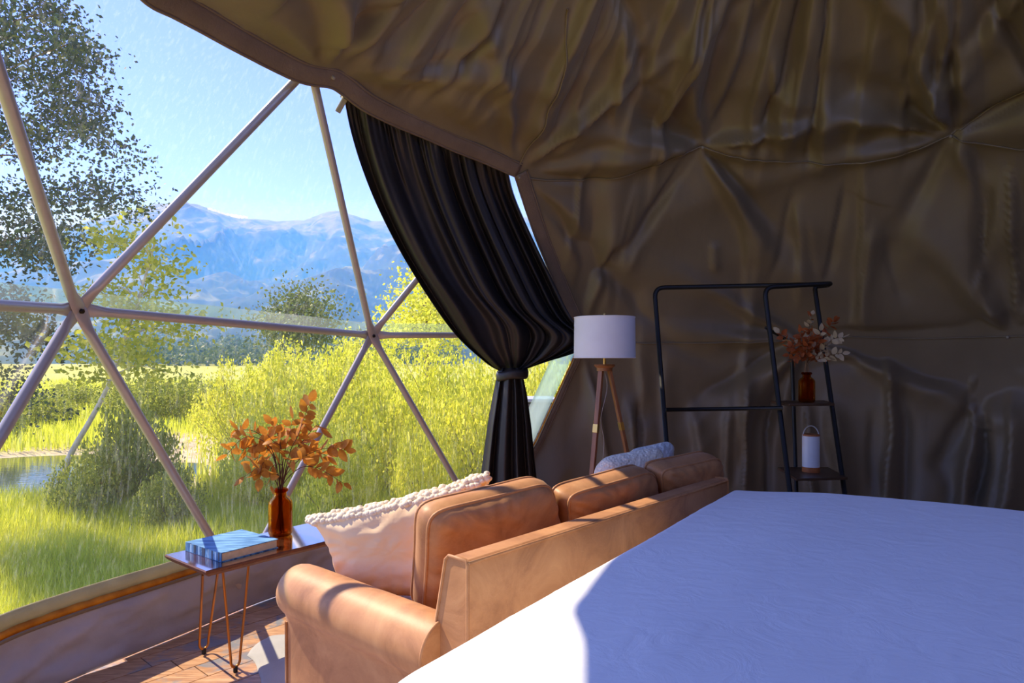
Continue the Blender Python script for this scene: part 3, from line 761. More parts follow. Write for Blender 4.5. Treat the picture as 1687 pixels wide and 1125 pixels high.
tag(sheet, 'wide white cotton sheet spread over the bed beside the sofa', 'sheet')

# ------------------------------------------------------------------ sofa
SN = np.array((-0.142, 2.154))
def SL(a, b, z): p = SN + U_ * a + W_ * b; return np.array((p[0], p[1], z))
def LP(u, v, b):
    """pixel ray meets the upright plane at distance b in front of the sofa's back"""
    d = np.array(((u - CU) / F, 1.0)); base = SN + W_ * b
    t = (base @ W_) / (d @ W_)
    return np.array((d[0] * t, t, EYE + (HOR - v) / F * t))
SLEN = 1.96
sofa = thing('sofa', 'tan leather three-seat sofa with rolled arms between window and bed', 'sofa', SL(SLEN / 2, 0.5, 0))
AX = np.array([[U_[0], U_[1], 0], [W_[0], W_[1], 0], [0, 0, 1]])
def sbox(a0, a1, b0, b1, z0, z1, name, mat=LEATHER, bevel=0.02):
    p = SL((a0 + a1) / 2, (b0 + b1) / 2, (z0 + z1) / 2)
    return MB().box(p, (a1 - a0, b1 - b0, z1 - z0), AX).build(name, mat, sofa, bevel=bevel)
# back: an upright rear panel, a raked front
prof = [(0.0, 0.09), (0.0, 0.835), (0.006, 0.85), (0.085, 0.85), (0.10, 0.838), (0.19, 0.42), (0.19, 0.09)]
G = np.array([[SL(a, b, z) for b, z in prof] for a in (0.0, 0.01, 0.5, 1.0, 1.5, SLEN - 0.01, SLEN)])
mb = MB(); mb.grid(G, close_v=True); n = len(prof)
mb.f += [list(range(n))[::-1], [6 * n + k for k in range(n)]]; mb.mi += [0, 0]
back = mb.build('backrest', LEATHER, sofa, bevel=0.008)
for a in (0.0, SLEN):
    MB().tube([SL(a, b, z) for b, z in [(0.002, 0.1), (0.0, 0.5), (0.0, 0.838), (0.008, 0.852), (0.088, 0.852), (0.103, 0.838), (0.15, 0.62)]], 0.006, 8).build('piping', LEATHER, back, angle=180)
MB().tube([SL(a, -0.001, 0.843) for a in np.linspace(0, SLEN, 20)], 0.006, 8).build('piping', LEATHER, back, angle=180)
sbox(0.02, SLEN - 0.02, 0.05, 0.98, 0.09, 0.30, 'seat_base')
for k in range(3):
    w = (SLEN - 0.30) / 3; a0 = 0.15 + k * w
    c = sbox(a0 + 0.004, a0 + w - 0.004, 0.20, 1.0, 0.30, 0.455, 'seat_cushion', bevel=0.045)
for end in (0, 1):
    sg = 1 if end == 0 else -1; A0 = 0.0 if end == 0 else SLEN
    # rolled arm: cross-section swept from back to front
    cx, cz, rr_ = 0.03, 0.515, 0.112
    th = np.linspace(R_(-62), R_(205), 22)
    sec = [(0.125, 0.10)] + [(0.125, 0.36)] + [(cx + rr_ * math.cos(t), cz + rr_ * math.sin(t)) for t in np.linspace(R_(-32), R_(232), 24)] + [(-0.03, 0.40), (-0.028, 0.10)]
    rows = []
    for b, k in ((0.13, 0.985), (0.14, 1.0), (0.35, 1.005), (0.6, 1.0), (0.8, 1.005), (0.98, 1.0), (1.03, 0.985), (1.055, 0.94), (1.066, 0.86)):
        rows.append([SL(A0 + sg * (cx + (x - cx) * k), b, (z if z < 0.2 else cz + (z - cz) * k)) for x, z in sec])
    mb = MB(); mb.grid(np.array(rows), close_v=True, flip=(end == 1)); n = len(sec)
    mb.f += [list(range(n))[::-1 if end == 0 else 1], [8 * n + k for k in range(n)][::1 if end == 0 else -1]]; mb.mi += [0, 0]
    arm = mb.build('armrest', LEATHER, sofa, angle=55)
    MB().tube([SL(A0 + sg * (cx + rr_ * 0.98 * math.cos(t)), 0.136, cz + rr_ * 0.98 * math.sin(t)) for t in np.linspace(R_(-32), R_(232), 30)], 0.0055, 8).build('piping', LEATHER, arm, angle=180)
    MB().tube([SL(A0 + sg * x, 1.05, z) for x, z in [(-0.028, 0.10), (-0.03, 0.25), (-0.031, 0.395)]], 0.006, 8).build('piping', LEATHER, arm, angle=180)
for a, b in ((0.06, 0.12), (0.06, 0.98), (SLEN - 0.06, 0.12), (SLEN - 0.06, 0.98)):
    MB().tube([SL(a, b, 0.0), SL(a, b, 0.095)], [0.022, 0.03], 14).build('leg', WALNUT_EDGE, sofa)

# cushions -------------------------------------------------------------------
def squircle(n_r, n_t, ex):
    rho = np.linspace(0, 1, n_r); th = np.linspace(0, 2 * np.pi, n_t, endpoint=False)
    c, s = np.cos(th), np.sin(th); m = (np.abs(c) ** ex + np.abs(s) ** ex) ** (-1 / ex)
    # keep the mesh rim on a rounded square, s,t in [-1,1]
    return rho[:, None] * (c * m)[None], rho[:, None] * (s * m)[None]
def cushion(corners, thick, edge, name, mats, parent, side=1, ex=7, pinch=0.05, puff=0.55, wr=0.012, seed=0, piping=None, split=False):
    """padded cushion through four corners TL, TR, BR, BL of its middle sheet; 'edge' is the boxing height"""
    TL, TR, BR, BL = [np.asarray(c, float) for c in corners]
    S, T = squircle(22, 112, ex); rho = np.linspace(0, 1, 22)[:, None] * np.ones((1, 112))
    Sp = S * (1 - pinch * (1 - T ** 2) * np.abs(S)); Tp = T * (1 - pinch * (1 - S ** 2) * np.abs(T))
    s = (Sp + 1) / 2; t = (Tp + 1) / 2                # t: 0 bottom, 1 top
    M = (BL * (1 - s)[..., None] + BR * s[..., None]) * (1 - t)[..., None] + (TL * (1 - s)[..., None] + TR * s[..., None]) * t[..., None]
    nrm = np.cross(TR - TL + BR - BL, TL - BL + TR - BR); nrm /= np.linalg.norm(nrm)
    prof_ = np.clip((1 - S ** 4) * (1 - T ** 4), 0, 1) ** puff
    faces = []
    objs = []
    for sgn in (1, -1):
        P3 = np.stack([S * 1.3, T * 1.3, np.full_like(S, seed + sgn * 3.1)], -1)
        th_ = np.arctan2(T, S); rad = np.sin(th_ * 23 + 4 * vnoise(P3 * 2, seed)) * np.exp(-((rho - 0.9) / 0.16) ** 2)
        h = edge / 2 + (thick - edge) / 2 * prof_ * (1 + 0.12 * fbm(P3, 1.5, 3, seed + 5)) + wr * (0.6 * rad + 1.4 * fbm(P3, 4, 3, seed + 9) * prof_)
        h[-1] = edge / 2
        faces.append(M + nrm * (sgn * h)[..., None])
    if split:
        a = MB(); a.grid(faces[0], close_v=True, flip=False); b = MB(); b.grid(faces[1], close_v=True, flip=True)
        o1 = a.build(name[0], mats[0], parent, angle=180); o2 = b.build(name[1], mats[1], parent, angle=180); objs = [o1, o2]
    else:
        a = MB(); a.grid(faces[0], close_v=True); a.grid(faces[1], close_v=True, flip=True)
        if edge > 0.003:
            box_ = np.array([faces[0][-1] * (1 - k) + faces[1][-1] * k + ((M[-1] - M.mean((0, 1))) / np.linalg.norm(M[-1] - M.mean((0, 1)), axis=1)[:, None]) * 0.012 * math.sin(math.pi * k) for k in np.linspace(0, 1, 7)])
            a.grid(box_, close_v=True)
        objs = [a.build(name[0], mats[0], parent, angle=180)]
    if piping:
        for sgn in ((0, 1) if edge > 0.003 else (0,)):
            MB().tube(faces[sgn][-1], piping, 8, closed=True).build('piping', mats[-1], parent, angle=180)
    return objs, faces, M, nrm
CG = 'leather back cushions on the sofa'
def leather_cushion(corners, label, seed, thick=0.22, edge=0.09):
    th_ = thing('sofa_cushion', label, 'cushion', np.mean(corners, 0) - np.array((0, 0, 0.25)))
    cushion(corners, thick, edge, ['cover'], [LEATHER], th_, ex=8, pinch=0.03, puff=0.5, wr=0.008, seed=seed, piping=0.007)
    return th_
c1 = [LP(694, 836, 0.40), LP(898, 786, 0.29), LP(930, 945, 0.37), LP(684, 1012, 0.50)]
c2 = [LP(920, 808, 0.25), LP(1064, 768, 0.21), LP(1085, 870, 0.31), LP(925, 915, 0.33)]
c3 = [LP(1074, 768, 0.18), LP(1174, 747, 0.12), LP(1186, 830, 0.22), LP(1082, 850, 0.24)]
leather_cushion(c1, 'plump tan leather back cushion beside the cream pillow', 1, 0.24)
leather_cushion(c2, 'middle tan leather back cushion in front of the lamp', 2, 0.2, 0.1)
leather_cushion(c3, 'tan leather back cushion at the far end of the sofa', 3, 0.2, 0.1)

# cream pillow with bobble-knit front
pc = [PD(504, 852, 2.96), PD(810, 776, 2.98), PD(765, 1000, 2.85), PD(556, 985, 2.98)]
pil = thing('throw_pillow', 'large cream pillow with bobble knit front leaning on near sofa arm', 'pillow', np.mean(pc, 0) - np.array((0, 0, 0.2)))
objs, fc, M, nrm = cushion(pc, 0.2, 0.0, ['back_cover', 'knit_front'], [CREAM, KNIT], pil, ex=10, pinch=0.13, puff=0.6, wr=0.010, seed=21, split=True)
cn = np.array((0, 0, EYE)) - np.mean(pc, 0)
if nrm @ cn < 0:      # the plain cover faces the bed
    objs[0].data.materials[0], objs[1].data.materials[0] = KNIT, CREAM; objs[0].name, objs[1].name = 'knit_front', 'back_cover.tmp'; objs[1].name = 'back_cover'
lab(objs[0], 'plain cream cotton back'); 
kn = MB()
away = -nrm if nrm @ cn > 0 else nrm
def ico(mb, c, r, seed):
    V = []; prof_ = [(-1, 0), (-0.6, 0.8), (0.1, 1), (0.7, 0.7), (1, 0)]
    a = np.linspace(0, 2 * np.pi, 7, endpoint=False); base = mb.n; rows = []
    for z, q in prof_: rows.append(np.column_stack([np.cos(a) * q * r, np.sin(a) * q * r, np.full(7, z * r * 0.8)]) + c)
    mb.grid(np.array(rows), close_v=True)
rb = random.Random(3)
for row, nearside in ((0, 0), (1, 0), (2, 0), (0, 1), (1, 1)):
    for k in range(44):
        s_ = (k + 0.5 + 0.5 * (row % 2)) / 44.5; tt = 1 - (0.008 if not nearside else 0.03) - row * 0.036
        q = (pc[3] * (1 - s_) + pc[2] * s_) * (1 - tt) + (pc[0] * (1 - s_) + pc[1] * s_) * tt
        S_, T_ = 2 * s_ - 1, 2 * tt - 1
        q = q + (np.mean(pc, 0) - q) * 0.10 * (1 - S_ ** 2) * abs(T_) * 1.2
        bulge = 0.085 * max((1 - S_ ** 4) * (1 - T_ ** 4), 0) ** 0.6
        ico(kn, q + away * ((-bulge - 0.002) if nearside else (bulge + 0.004)) + np.array((0, 0, rb.uniform(-0.006, 0.006))), 0.019 * rb.uniform(0.8, 1.2), 0)
stuff(kn.build('knit_bobbles', KNIT, pil, angle=180))

# two knitted pillows at the far end
k1 = [PD(985, 752, 3.56), PD(1094, 732, 3.66), PD(1090, 830, 3.58), PD(950, 870, 3.48)]
k2 = [PD(1030, 740, 3.84), PD(1112, 722, 3.90), PD(1104, 835, 3.82), PD(1040, 860, 3.78)]
for kk, labl, mk, sd in ((k1, 'striped cream knit pillow with beige back behind middle leather cushion', KNIT2, 31), (k2, 'small pale grey knit pillow at the far end of the sofa', m_knit('grey_knit', lin(168, 176, 180), lin(200, 204, 202)), 33)):
    t_ = thing('throw_pillow', labl, 'pillow', np.mean(kk, 0) - np.array((0, 0, 0.2)))
    o_, *_r = cushion(kk, 0.17, 0.0, ['knit_front', 'back_cover'], [mk, mk], t_, ex=5, pinch=0.04, puff=0.55, wr=0.006, seed=sd, split=True)
    nn = _r[2]; camside = 0 if nn @ (np.array((0, 0, EYE)) - np.mean(kk, 0)) > 0 else 1

# ------------------------------------------------------------------ side table, book, bottle, branches
ZT = 0.53
TU = np.array((0.629, 0.777)); TW = np.array((-0.777, 0.629)); TR0 = PZ(339, 941, ZT)[:2]
tab = thing('side_table', 'long walnut console table on copper hairpin legs below the window', 'table', (*(TR0 + TU * 0.62 + TW * 0.19), 0))
TLN, TWD = 1.28, 0.415
def TB(a, b, z): p = TR0 + TU * a + TW * b; return np.array((p[0], p[1], z))
na = 34; aa = np.linspace(0, TLN, na)
wob = lambda s_: 0.006 * fbm(np.column_stack([aa * 3, np.full(na, s_), np.zeros(na)]), 1.7, 3, 3)
rows = []
f0, f1 = wob(0.1), wob(5.2)
for z, ins in ((ZT - 0.036, 0.026), (ZT - 0.018, 0.004), (ZT - 0.006, 0.0), (ZT, 0.004)):
    rows.append((z, ins))
mb = MB(); loop = []
def ring(z, ins):
    e = [TB(a, ins + f0[i] - 0.0, z) for i, a in enumerate(aa)]
    e2 = [TB(a, TWD - ins + f1[i], z) for i, a in enumerate(aa)][::-1]
    R2 = e + e2
    R2[0] = TB(ins, ins, z); R2[-1] = TB(ins, TWD - ins, z); R2[na - 1] = TB(TLN - ins, ins, z); R2[na] = TB(TLN - ins, TWD - ins, z)
    return R2
rings = [ring(z, i) for z, i in rows]; n = 2 * na
mb.grid(np.array(rings), close_v=True, mi=1)
mb.f.append([3 * n + k for k in range(n)]); mb.mi.append(0); mb.f.append(list(range(n))[::-1]); mb.mi.append(1)
mb.build('tabletop', [WALNUT, WALNUT_EDGE], tab, angle=30)
def hairpin(foot, t1, t2):
    f_ = np.array((foot[0], foot[1], 0.0)); mb = MB()
    dirv = (t2 - t1); dirv[2] = 0; dirv /= np.linalg.norm(dirv)
    pts = [t1]; a = f_ + np.array((0, 0, 0.055)) - dirv * 0.024; b = f_ + np.array((0, 0, 0.055)) + dirv * 0.024
    pts += [t1 * 0.5 + a * 0.5, a + np.array((0, 0, 0.012)), a]
    for q in np.linspace(np.pi, 2 * np.pi, 9)[1:-1]: pts.append(f_ + np.array((0, 0, 0.055)) + dirv * 0.024 * math.cos(q) + np.array((0, 0, 0.03 * math.sin(q))))
    pts += [b, b + np.array((0, 0, 0.012)), t2 * 0.5 + b * 0.5, t2]
    mb.tube(pts, 0.0062, 10); lg = mb.build('hairpin_leg', COPPER, tab, angle=180)
    c_ = MB().tube([f_, f_ + np.array((0, 0, 0.004)), f_ + np.array((0, 0, 0.022)), f_ + np.array((0, 0, 0.03))], [0.0095, 0.0105, 0.0105, 0.008], 12); lab(c_.build('foot_cap', FOOTRUB, lg), 'black rubber foot')
FA, FB_ = PZ(336, 1077, 0.0), PZ(388, 1107, 0.0)
hairpin(FA, PZ(334, 947, ZT - 0.034), PZ(359, 940, ZT - 0.034))
hairpin(FB_, PZ(367, 939, ZT - 0.034), PZ(410, 927, ZT - 0.034))
hairpin(TB(TLN - 0.17, 0.10, 0), TB(TLN - 0.24, 0.08, ZT - 0.034), TB(TLN - 0.10, 0.08, ZT - 0.034))
hairpin(TB(TLN - 0.17, 0.28, 0), TB(TLN - 0.24, 0.30, ZT - 0.034), TB(TLN - 0.10, 0.30, ZT - 0.034))

# book
bz0, bz1 = ZT, ZT + 0.046
q = [PZ(305, 891, bz1)[:2], PZ(400, 870, bz1)[:2], PZ(459, 889, bz1)[:2], PZ(363, 913, bz1)[:2]]
bc = np.mean(q, 0); bu = (q[2] - q[3]) + (q[1] - q[0]); bu /= np.linalg.norm(bu); bw = np.array((-bu[1], bu[0]))
bl, bh = 0.31, 0.33
book = thing('book', 'thick blue striped hardcover book lying on the console table', 'book', (*bc, bz0))
ax = np.array([[bu[0], bu[1], 0], [bw[0], bw[1], 0], [0, 0, 1]])
def bkbox(c, e, name, mat, bev=0.001, par=None):
    p = np.array((*(bc + bu * c[0] + bw * c[1]), c[2])); return MB().box(p, e, ax).build(name, mat, par or book, bevel=bev)
bkbox((0, 0, bz1 - 0.002), (bl, bh, 0.004), 'cover_board', BOOK); bkbox((0, 0, bz0 + 0.002), (bl, bh, 0.004), 'cover_board', BOOK)
sp_o = bkbox((-bl / 2 + 0.002, 0, (bz0 + bz1) / 2), (0.004, bh, bz1 - bz0 - 0.001), 'spine', BOOK)
bkbox((0.0, 0, (bz0 + bz1) / 2), (bl - 0.012, bh - 0.01, bz1 - bz0 - 0.0082), 'pages', PAGES)
for k, (off, w, mt) in enumerate(((0.11, 0.016, INK2), (0.075, 0.022, INK), (0.035, 0.012, INK2), (-0.005, 0.03, INK), (-0.05, 0.01, INK2), (-0.085, 0.012, INK), (-0.115, 0.014, INK2), (-0.142, 0.012, INK))):
    bkbox((-bl / 2 - 0.0003, off, (bz0 + bz1) / 2), (0.0012, w, bz1 - bz0 - 0.006), 'spine_band', mt, 0, sp_o)

def bottle(base, h, r, label, group=None):
    t_ = thing('amber_bottle', label, 'bottle', base)
    prof_ = [(0.0, 0.004), (r * 0.9, 0.002), (r, 0.015), (r, h * 0.66), (r * 0.97, h * 0.72), (r * 0.8, h * 0.79), (r * 0.56, h * 0.83), (r * 0.5, h * 0.86), (r * 0.5, h * 0.95), (r * 0.62, h * 0.965), (r * 0.64, h * 0.985), (r * 0.58, h)]
    inner = [(r * 0.46, h * 0.99), (r * 0.42, h * 0.86), (r * 0.5, h * 0.82), (r * 0.74, h * 0.77), (r * 0.91, h * 0.7), (r * 0.93, h * 0.6), (r * 0.93, 0.03), (r * 0.8, 0.018), (0.0, 0.02)]
    MB().lathe(prof_ + inner, base, 36).build('body', AMBER, t_, angle=60)
    pts = [np.asarray(base) + np.array((r * 0.5 * math.cos(a), r * 0.5 * math.sin(a), h * 0.965)) for a in np.linspace(0, 2 * np.pi, 24, endpoint=False)]
    MB().tube(np.array(pts) * np.array((1, 1, 1)), r * 0.16, 10, closed=True).build('lip', AMBER, t_, angle=180)
    return t_
vb = PZ(462, 881, ZT); VH = 0.255
bottle(vb, VH, 0.063, 'amber glass apothecary bottle standing on the console table')

# leaves share three folded-leaf meshes
def leaf_mesh(name, mat, asp, curl):
    V = []; fs = []; n = 6
    for i in range(n + 1):
        t = i / n; w = asp * 0.5 * math.sin(math.pi * min(t ** 0.8, 1)) ** 0.75; z = curl * t * t
        V += [(t, -w, z + 0.25 * w), (t, 0, z), (t, w, z + 0.25 * w)]
    for i in range(n):
        a = 3 * i; fs += [[a, a + 3, a + 4, a + 1], [a + 1, a + 4, a + 5, a + 2]]
    me = bpy.data.meshes.new(name); me.from_pydata(V, [], fs); me.materials.append(mat)
    me.polygons.foreach_set('use_smooth', np.ones(len(me.polygons), bool)); me.validate(); return me
LM = {k: [leaf_mesh('leaf', m, 0.62, 0.12), leaf_mesh('leaf', m, 0.55, -0.18), leaf_mesh('leaf', m, 0.68, 0.3)] for k, m in (('o', DRIED), ('r', DRIED_RED), ('p', DRIED_PALE))}
def put_leaf(parent, p, d, size, rnd, kind):
    me = rnd.choice(LM[kind]); ob = bpy.data.objects.new('leaf', me); COL.objects.link(ob); ob.parent = parent
    d = Vector(d).normalized(); up = Vector((rnd.gauss(0, 1), rnd.gauss(0, 1), rnd.gauss(0, 1)))
    y = up.cross(d).normalized(); z = d.cross(y)
    ob.matrix_basis = Matrix.Translation(Vector(p) - world_loc(parent)) @ Matrix((d, y, z)).transposed().to_4x4() @ Matrix.Scale(size, 4)
def bouquet(name, label, neck, stems, depth, leaf, rnd, twig, kinds, base_in, dspread=0.12, step=0.034, group=None):
    t_ = thing(name, label, 'branches', base_in)
    count = 0
    for px, kd, dz in stems:
        pts = [np.asarray(base_in) + np.array((rnd.uniform(-0.02, 0.02), rnd.uniform(-0.02, 0.02), 0.02)), neck + np.array((rnd.uniform(-0.012, 0.012), rnd.uniform(-0.012, 0.012), 0))]
        m = len(px)
        for i, (u, v) in enumerate(px): pts.append(PD(u, v, depth + dz * (i + 1) / m))
        P = smooth_path(pts, 16 * (len(pts) - 1)); mb = MB(); mb.tube(P, np.linspace(0.0032, 0.0012, len(P)), 5)
        i0 = int(len(P) * 0.52 if m > 2 else len(P) * 0.6)
        spots = []
        L = np.r_[0, np.cumsum(np.linalg.norm(np.diff(P, axis=0), axis=1))]; x = L[i0]
        while x < L[-1] - 0.01:
            k = int(np.searchsorted(L, x)); k = min(k, len(P) - 2); tdir = P[k + 1] - P[k]; tdir /= np.linalg.norm(tdir)
            side = np.cross(tdir, np.array((rnd.gauss(0, 0.6), 1.0, rnd.gauss(0, 0.6)))); side /= np.linalg.norm(side)
            for sg in (1, -1):
                if rnd.random() < 0.92: spots.append((P[k], tdir * rnd.uniform(0.25, 0.8) + sg * side + np.array([rnd.gauss(0, 0.25) for _ in range(3)])))
            x += step * rnd.uniform(0.8, 1.25)
        spots.append((P[-1], P[-1] - P[-3]))
        b = mb.build('branch', twig, t_, angle=180)
        for p, d in spots: put_leaf(b, p, d, leaf * rnd.uniform(0.75, 1.2), rnd, rnd.choice(kd)); count += 1
    return t_
rl = random.Random(17)
neck1 = vb + np.array((0, 0, VH * 0.97))
ST1 = [([(478, 745), (492, 715), (500, 690), (512, 662)], 'o', 0.0), ([(484, 748), (506, 718), (522, 700), (528, 706)], 'o', 0.05),
       ([(450, 745), (425, 722), (400, 722), (374, 748)], 'o', -0.05), ([(448, 740), (422, 712), (392, 708), (388, 712)], 'o', 0.08),
       ([(440, 775), (420, 775), (402, 785)], 'o', -0.1), ([(485, 765), (515, 745), (545, 738), (570, 742)], 'o', 0.05),
       ([(492, 772), (520, 770), (540, 780), (566, 796)], 'o', -0.06), ([(464, 745), (456, 712), (448, 698)], 'o', 0.02),
       ([(470, 742), (478, 712), (482, 690)], 'o', 0.1), ([(458, 760), (440, 745), (430, 752), (412, 760)], 'o', 0.1),
       ([(476, 765), (500, 740), (512, 738), (540, 752)], 'o', 0.1), ([(452, 770), (440, 762), (432, 765), (428, 788)], 'o', -0.08),
       ([(470, 760), (482, 758), (500, 755)], 'o', -0.12), ([(460, 755), (462, 735), (452, 728), (440, 716)], 'o', -0.1),
       ([(450, 752), (432, 734), (418, 735), (398, 742)], 'o', 0.0), ([(466, 770), (455, 765), (445, 775), (446, 800)], 'o', -0.1)]
bouquet('dried_branches', 'orange brown dried leaf branches in the bottle on the console table', neck1, ST1, float(vb[1]), 0.072, rl, TWIG, 'o', vb)

# ------------------------------------------------------------------ curtain
cur = thing('curtain', 'dark tied-back blackout curtain hanging between clear window and lamp', 'curtain', PD(843, 900, 5.0) * np.array((1, 1, 0)))
Lpx = smooth_path([(566, 156), (578, 215), (596, 275), (622, 340), (660, 415), (706, 490), (752, 553), (800, 597), (824, 612)], 60)
Rpx = smooth_path([(836, 276), (846, 318), (868, 372), (905, 450), (945, 528), (985, 560), (950, 580), (900, 596), (866, 608)], 60)
nT, nS = len(Lpx), 150
TIE_D = 5.12
s_ = np.linspace(0, 1, nS); rows = []
dLt = np.linalg.norm(RS(568, 168, 0.965) - np.array((0, 0, EYE))); 
for i in range(nT):
    t = i / (nT - 1)
    L, Rr = Lpx[i], Rpx[min(i, len(Rpx) - 1)]
    dl = RS(568, 168, 0.98)[1] * (1 - t) + TIE_D * t; dr = RS(838, 292, 0.975)[1] * (1 - t) + TIE_D * t + 0.35 * math.sin(math.pi * t)
    gath = t ** 2.2
    u = L[0] + (Rr[0] - L[0]) * s_; v = L[1] + (Rr[1] - L[1]) * s_
    # header follows the rail, sags between
    sag = math.sin(math.pi * t) * 14; v = v + sag * np.sin(np.pi * s_)
    d = dl + (dr - dl) * s_
    ph = s_ * 2 * np.pi * (3.4 + 4.2 * s_) + 1.6 * np.sin(s_ * 8) + 0.9 * t * np.sin(s_ * 13)
    amp = 0.036 * (0.35 + 0.65 * math.sin(math.pi * min(t * 0.9 + 0.05, 1))) + 0.012
    hd = math.exp(-t / 0.10)
    pl = np.sin(ph) + 0.3 * np.sin(2.3 * ph + 1 + 2 * t) + hd * 0.5 * np.sin(5.1 * ph)
    big = 0.07 * np.sin(s_ * 2 * np.pi * 3.5 + 0.6) * math.sin(math.pi * t)
    lateral = 4.0 * np.cos(ph) * (1 - 0.6 * t)
    d = d + amp * pl * (1 - 0.55 * gath) + big - 0.05 * math.sin(math.pi * t)
    rows.append(np.array([PD(uu, vv, dd2) for uu, vv, dd2 in zip(u + lateral * np.sin(np.pi * s_) , v, d)]))
up_o = grid_mesh('upper_drape', np.array(rows), CURTAIN, cur, thickness=0.003)
# lower part below the tie
rows = []
for i in range(40):
    t = i / 39; v = 606 + t * (925 - 606)
    ul = np.interp(v, [606, 622, 650, 700, 760, 806, 925], [821, 818, 812, 803, 795, 790, 782]); ur = np.interp(v, [606, 622, 650, 700, 760, 806, 925], [868, 862, 868, 875, 881, 886, 894])
    u = ul + (ur - ul) * s_; ph = s_ * 2 * np.pi * 4.2 + 1.3 * np.sin(s_ * 7) + 0.5 * math.sin(t * 3)
    d = TIE_D - 0.02 - 0.05 * np.sin(np.pi * s_) * 2 + (0.018 + 0.05 * t) * (np.sin(ph) + 0.4 * np.sin(1.7 * ph + 2))
    rows.append(np.array([PD(a, v, b) for a, b in zip(u, d)]))
lo = np.array(rows); lo[..., 2] = np.maximum(lo[..., 2], 0.01)
grid_mesh('lower_drape', lo, CURTAIN, cur, thickness=0.003)
tb = []
cen = PD(844, 617, TIE_D - 0.03); hw = 0.118
for a in np.linspace(0, 2 * np.pi, 40, endpoint=False):
    tb.append(cen + np.array((hw * math.cos(a), 0.115 * math.sin(a), 0.012 * math.cos(a) + 0.006 * math.sin(3 * a))))
mb = MB(); tb = np.array(tb); G = np.array([tb + np.array((0, 0, z)) + (tb - cen) * b for z, b in ((-0.034, -0.06), (-0.018, 0.0), (0.012, 0.01), (0.034, -0.05))]); mb.grid(G, close_v=True)
tbo = mb.build('tieback', CURTAIN, cur, angle=180); mm = tbo.modifiers.new('solid', 'SOLIDIFY'); mm.thickness = 0.004
rail_p = smooth_path([RS(563, 158, 1.0), RS(600, 180, 1.0), RS(700, 222, 1.0), RS(800, 262, 1.0), RS(828, 272, 1.0)], 40)
MB().tube(rail_p, 0.012, 8).build('rail', TANPVC, cur, angle=180)
p = RS(562, 174, 0.976); tdir = rail_p[1] - rail_p[0]; tdir /= np.linalg.norm(tdir); n = DC - p; n /= np.linalg.norm(n); bb_ = np.cross(tdir, n)
lab(MB().box(p, (0.035, 0.012, 0.085), np.array([tdir, n, bb_])).build('rail_end', plain('beige_plastic', lin(172, 166, 136), 0.6), cur, bevel=0.003), 'pale beige end piece of the rail')

# ------------------------------------------------------------------ floor lamp
LD = 4.4; lx = (996 - CU) / F * LD
lamp = thing('floor_lamp', 'tripod floor lamp with white drum shade behind the sofa', 'lamp', (lx, LD, 0))
def LZ(v, d=LD): return EYE + (HOR - v) / F * d
zs0, zs1, rs = LZ(589), LZ(523), 0.2
mb = MB(); mb.lathe([(rs, zs0), (rs * 0.985, zs1), (rs * 0.975, zs1), (rs * 0.988, zs0), (rs, zs0)], (lx, LD, 0), 64)
shd = mb.build('lamp_shade', SHADE, lamp, angle=50)
for z, r in ((zs0, rs * 0.995), (zs1, rs * 0.982)):
    pts = [(lx + r * math.cos(a), LD + r * math.sin(a), z) for a in np.linspace(0, 2 * np.pi, 64, endpoint=False)]
    MB().tube(pts, 0.004, 6, closed=True).build('rim', SHADE, shd, angle=180)
mb = MB()
for a in (0.4, 0.4 + 2.094, 0.4 + 4.189): mb.tube([(lx, LD, zs1 - 0.02), (lx + rs * 0.97 * math.cos(a), LD + rs * 0.97 * math.sin(a), zs1 - 0.01)], 0.003, 6)
mb.build('spider', BRASS, lamp)
MB().tube([(lx, LD, LZ(602)), (lx, LD, zs1 + 0.002), (lx, LD, LZ(516))], [0.009, 0.009, 0.005], 12).build('stem', BRASS, lamp)
mb = MB(); mb.lathe([(0, LZ(519)), (0.008, LZ(519)), (0.008, LZ(516)), (0.005, LZ(515)), (0, LZ(515))], (lx, LD, 0), 12); mb.build('finial', BRASS, lamp)
mb = MB(); mb.lathe([(0.0, zs0 + 0.02), (0.028, zs0 + 0.02), (0.03, zs0 + 0.12), (0.0, zs0 + 0.12)], (lx, LD, 0), 20); mb.build('socket', plain('socket_black', (0.02, 0.02, 0.02), 0.4), lamp)
mb = MB(); mb.lathe([(0, LZ(600)), (0.066, LZ(600)), (0.07, LZ(602.5)), (0.052, LZ(606)), (0.05, LZ(611)), (0, LZ(611))], (lx, LD, 0), 32); mb.build('cap', LAMPWOOD, lamp)
zc = LZ(608)
def lamp_leg(top, foot, w, th_, band_t):
    top, foot = np.asarray(top), np.asarray(foot); t = foot - top; L = np.linalg.norm(t); t /= L
    rad = np.array((foot[0] - lx, foot[1] - LD, 0)); rad /= np.linalg.norm(rad); tan_ = np.cross(rad, t); tan_ /= np.linalg.norm(tan_); rad = np.cross(t, tan_)
    ax = np.array([tan_, rad, t])
    lg = MB().box((top + foot) / 2, (w, th_, L), ax).build('leg', LAMPWOOD, lamp, bevel=0.003)
    c = top + t * band_t
    lab(MB().box(c, (w + 0.003, th_ + 0.003, 0.055), ax).build('brass_band', BRASS, lg, bevel=0.001), 'brass band round the leg')
    for k in (band_t + 0.29,):
        c = top + t * k
        MB().tube([c - rad * (th_ / 2 + 0.002), c - rad * (th_ / 2 - 0.004)], 0.006, 8).build('screw', BRASS, lg)
fl_ = PD(958, 590 + 1665 / 4.22, 4.22); fr_ = PD(1078, 590 + 1665 / 4.52, 4.52); fb_ = PD(962, 590 + 1665 / 4.75, 4.75)
lamp_leg((lx - 0.025, LD - 0.02, zc), (fl_[0], fl_[1], 0), 0.034, 0.022, 0.385)
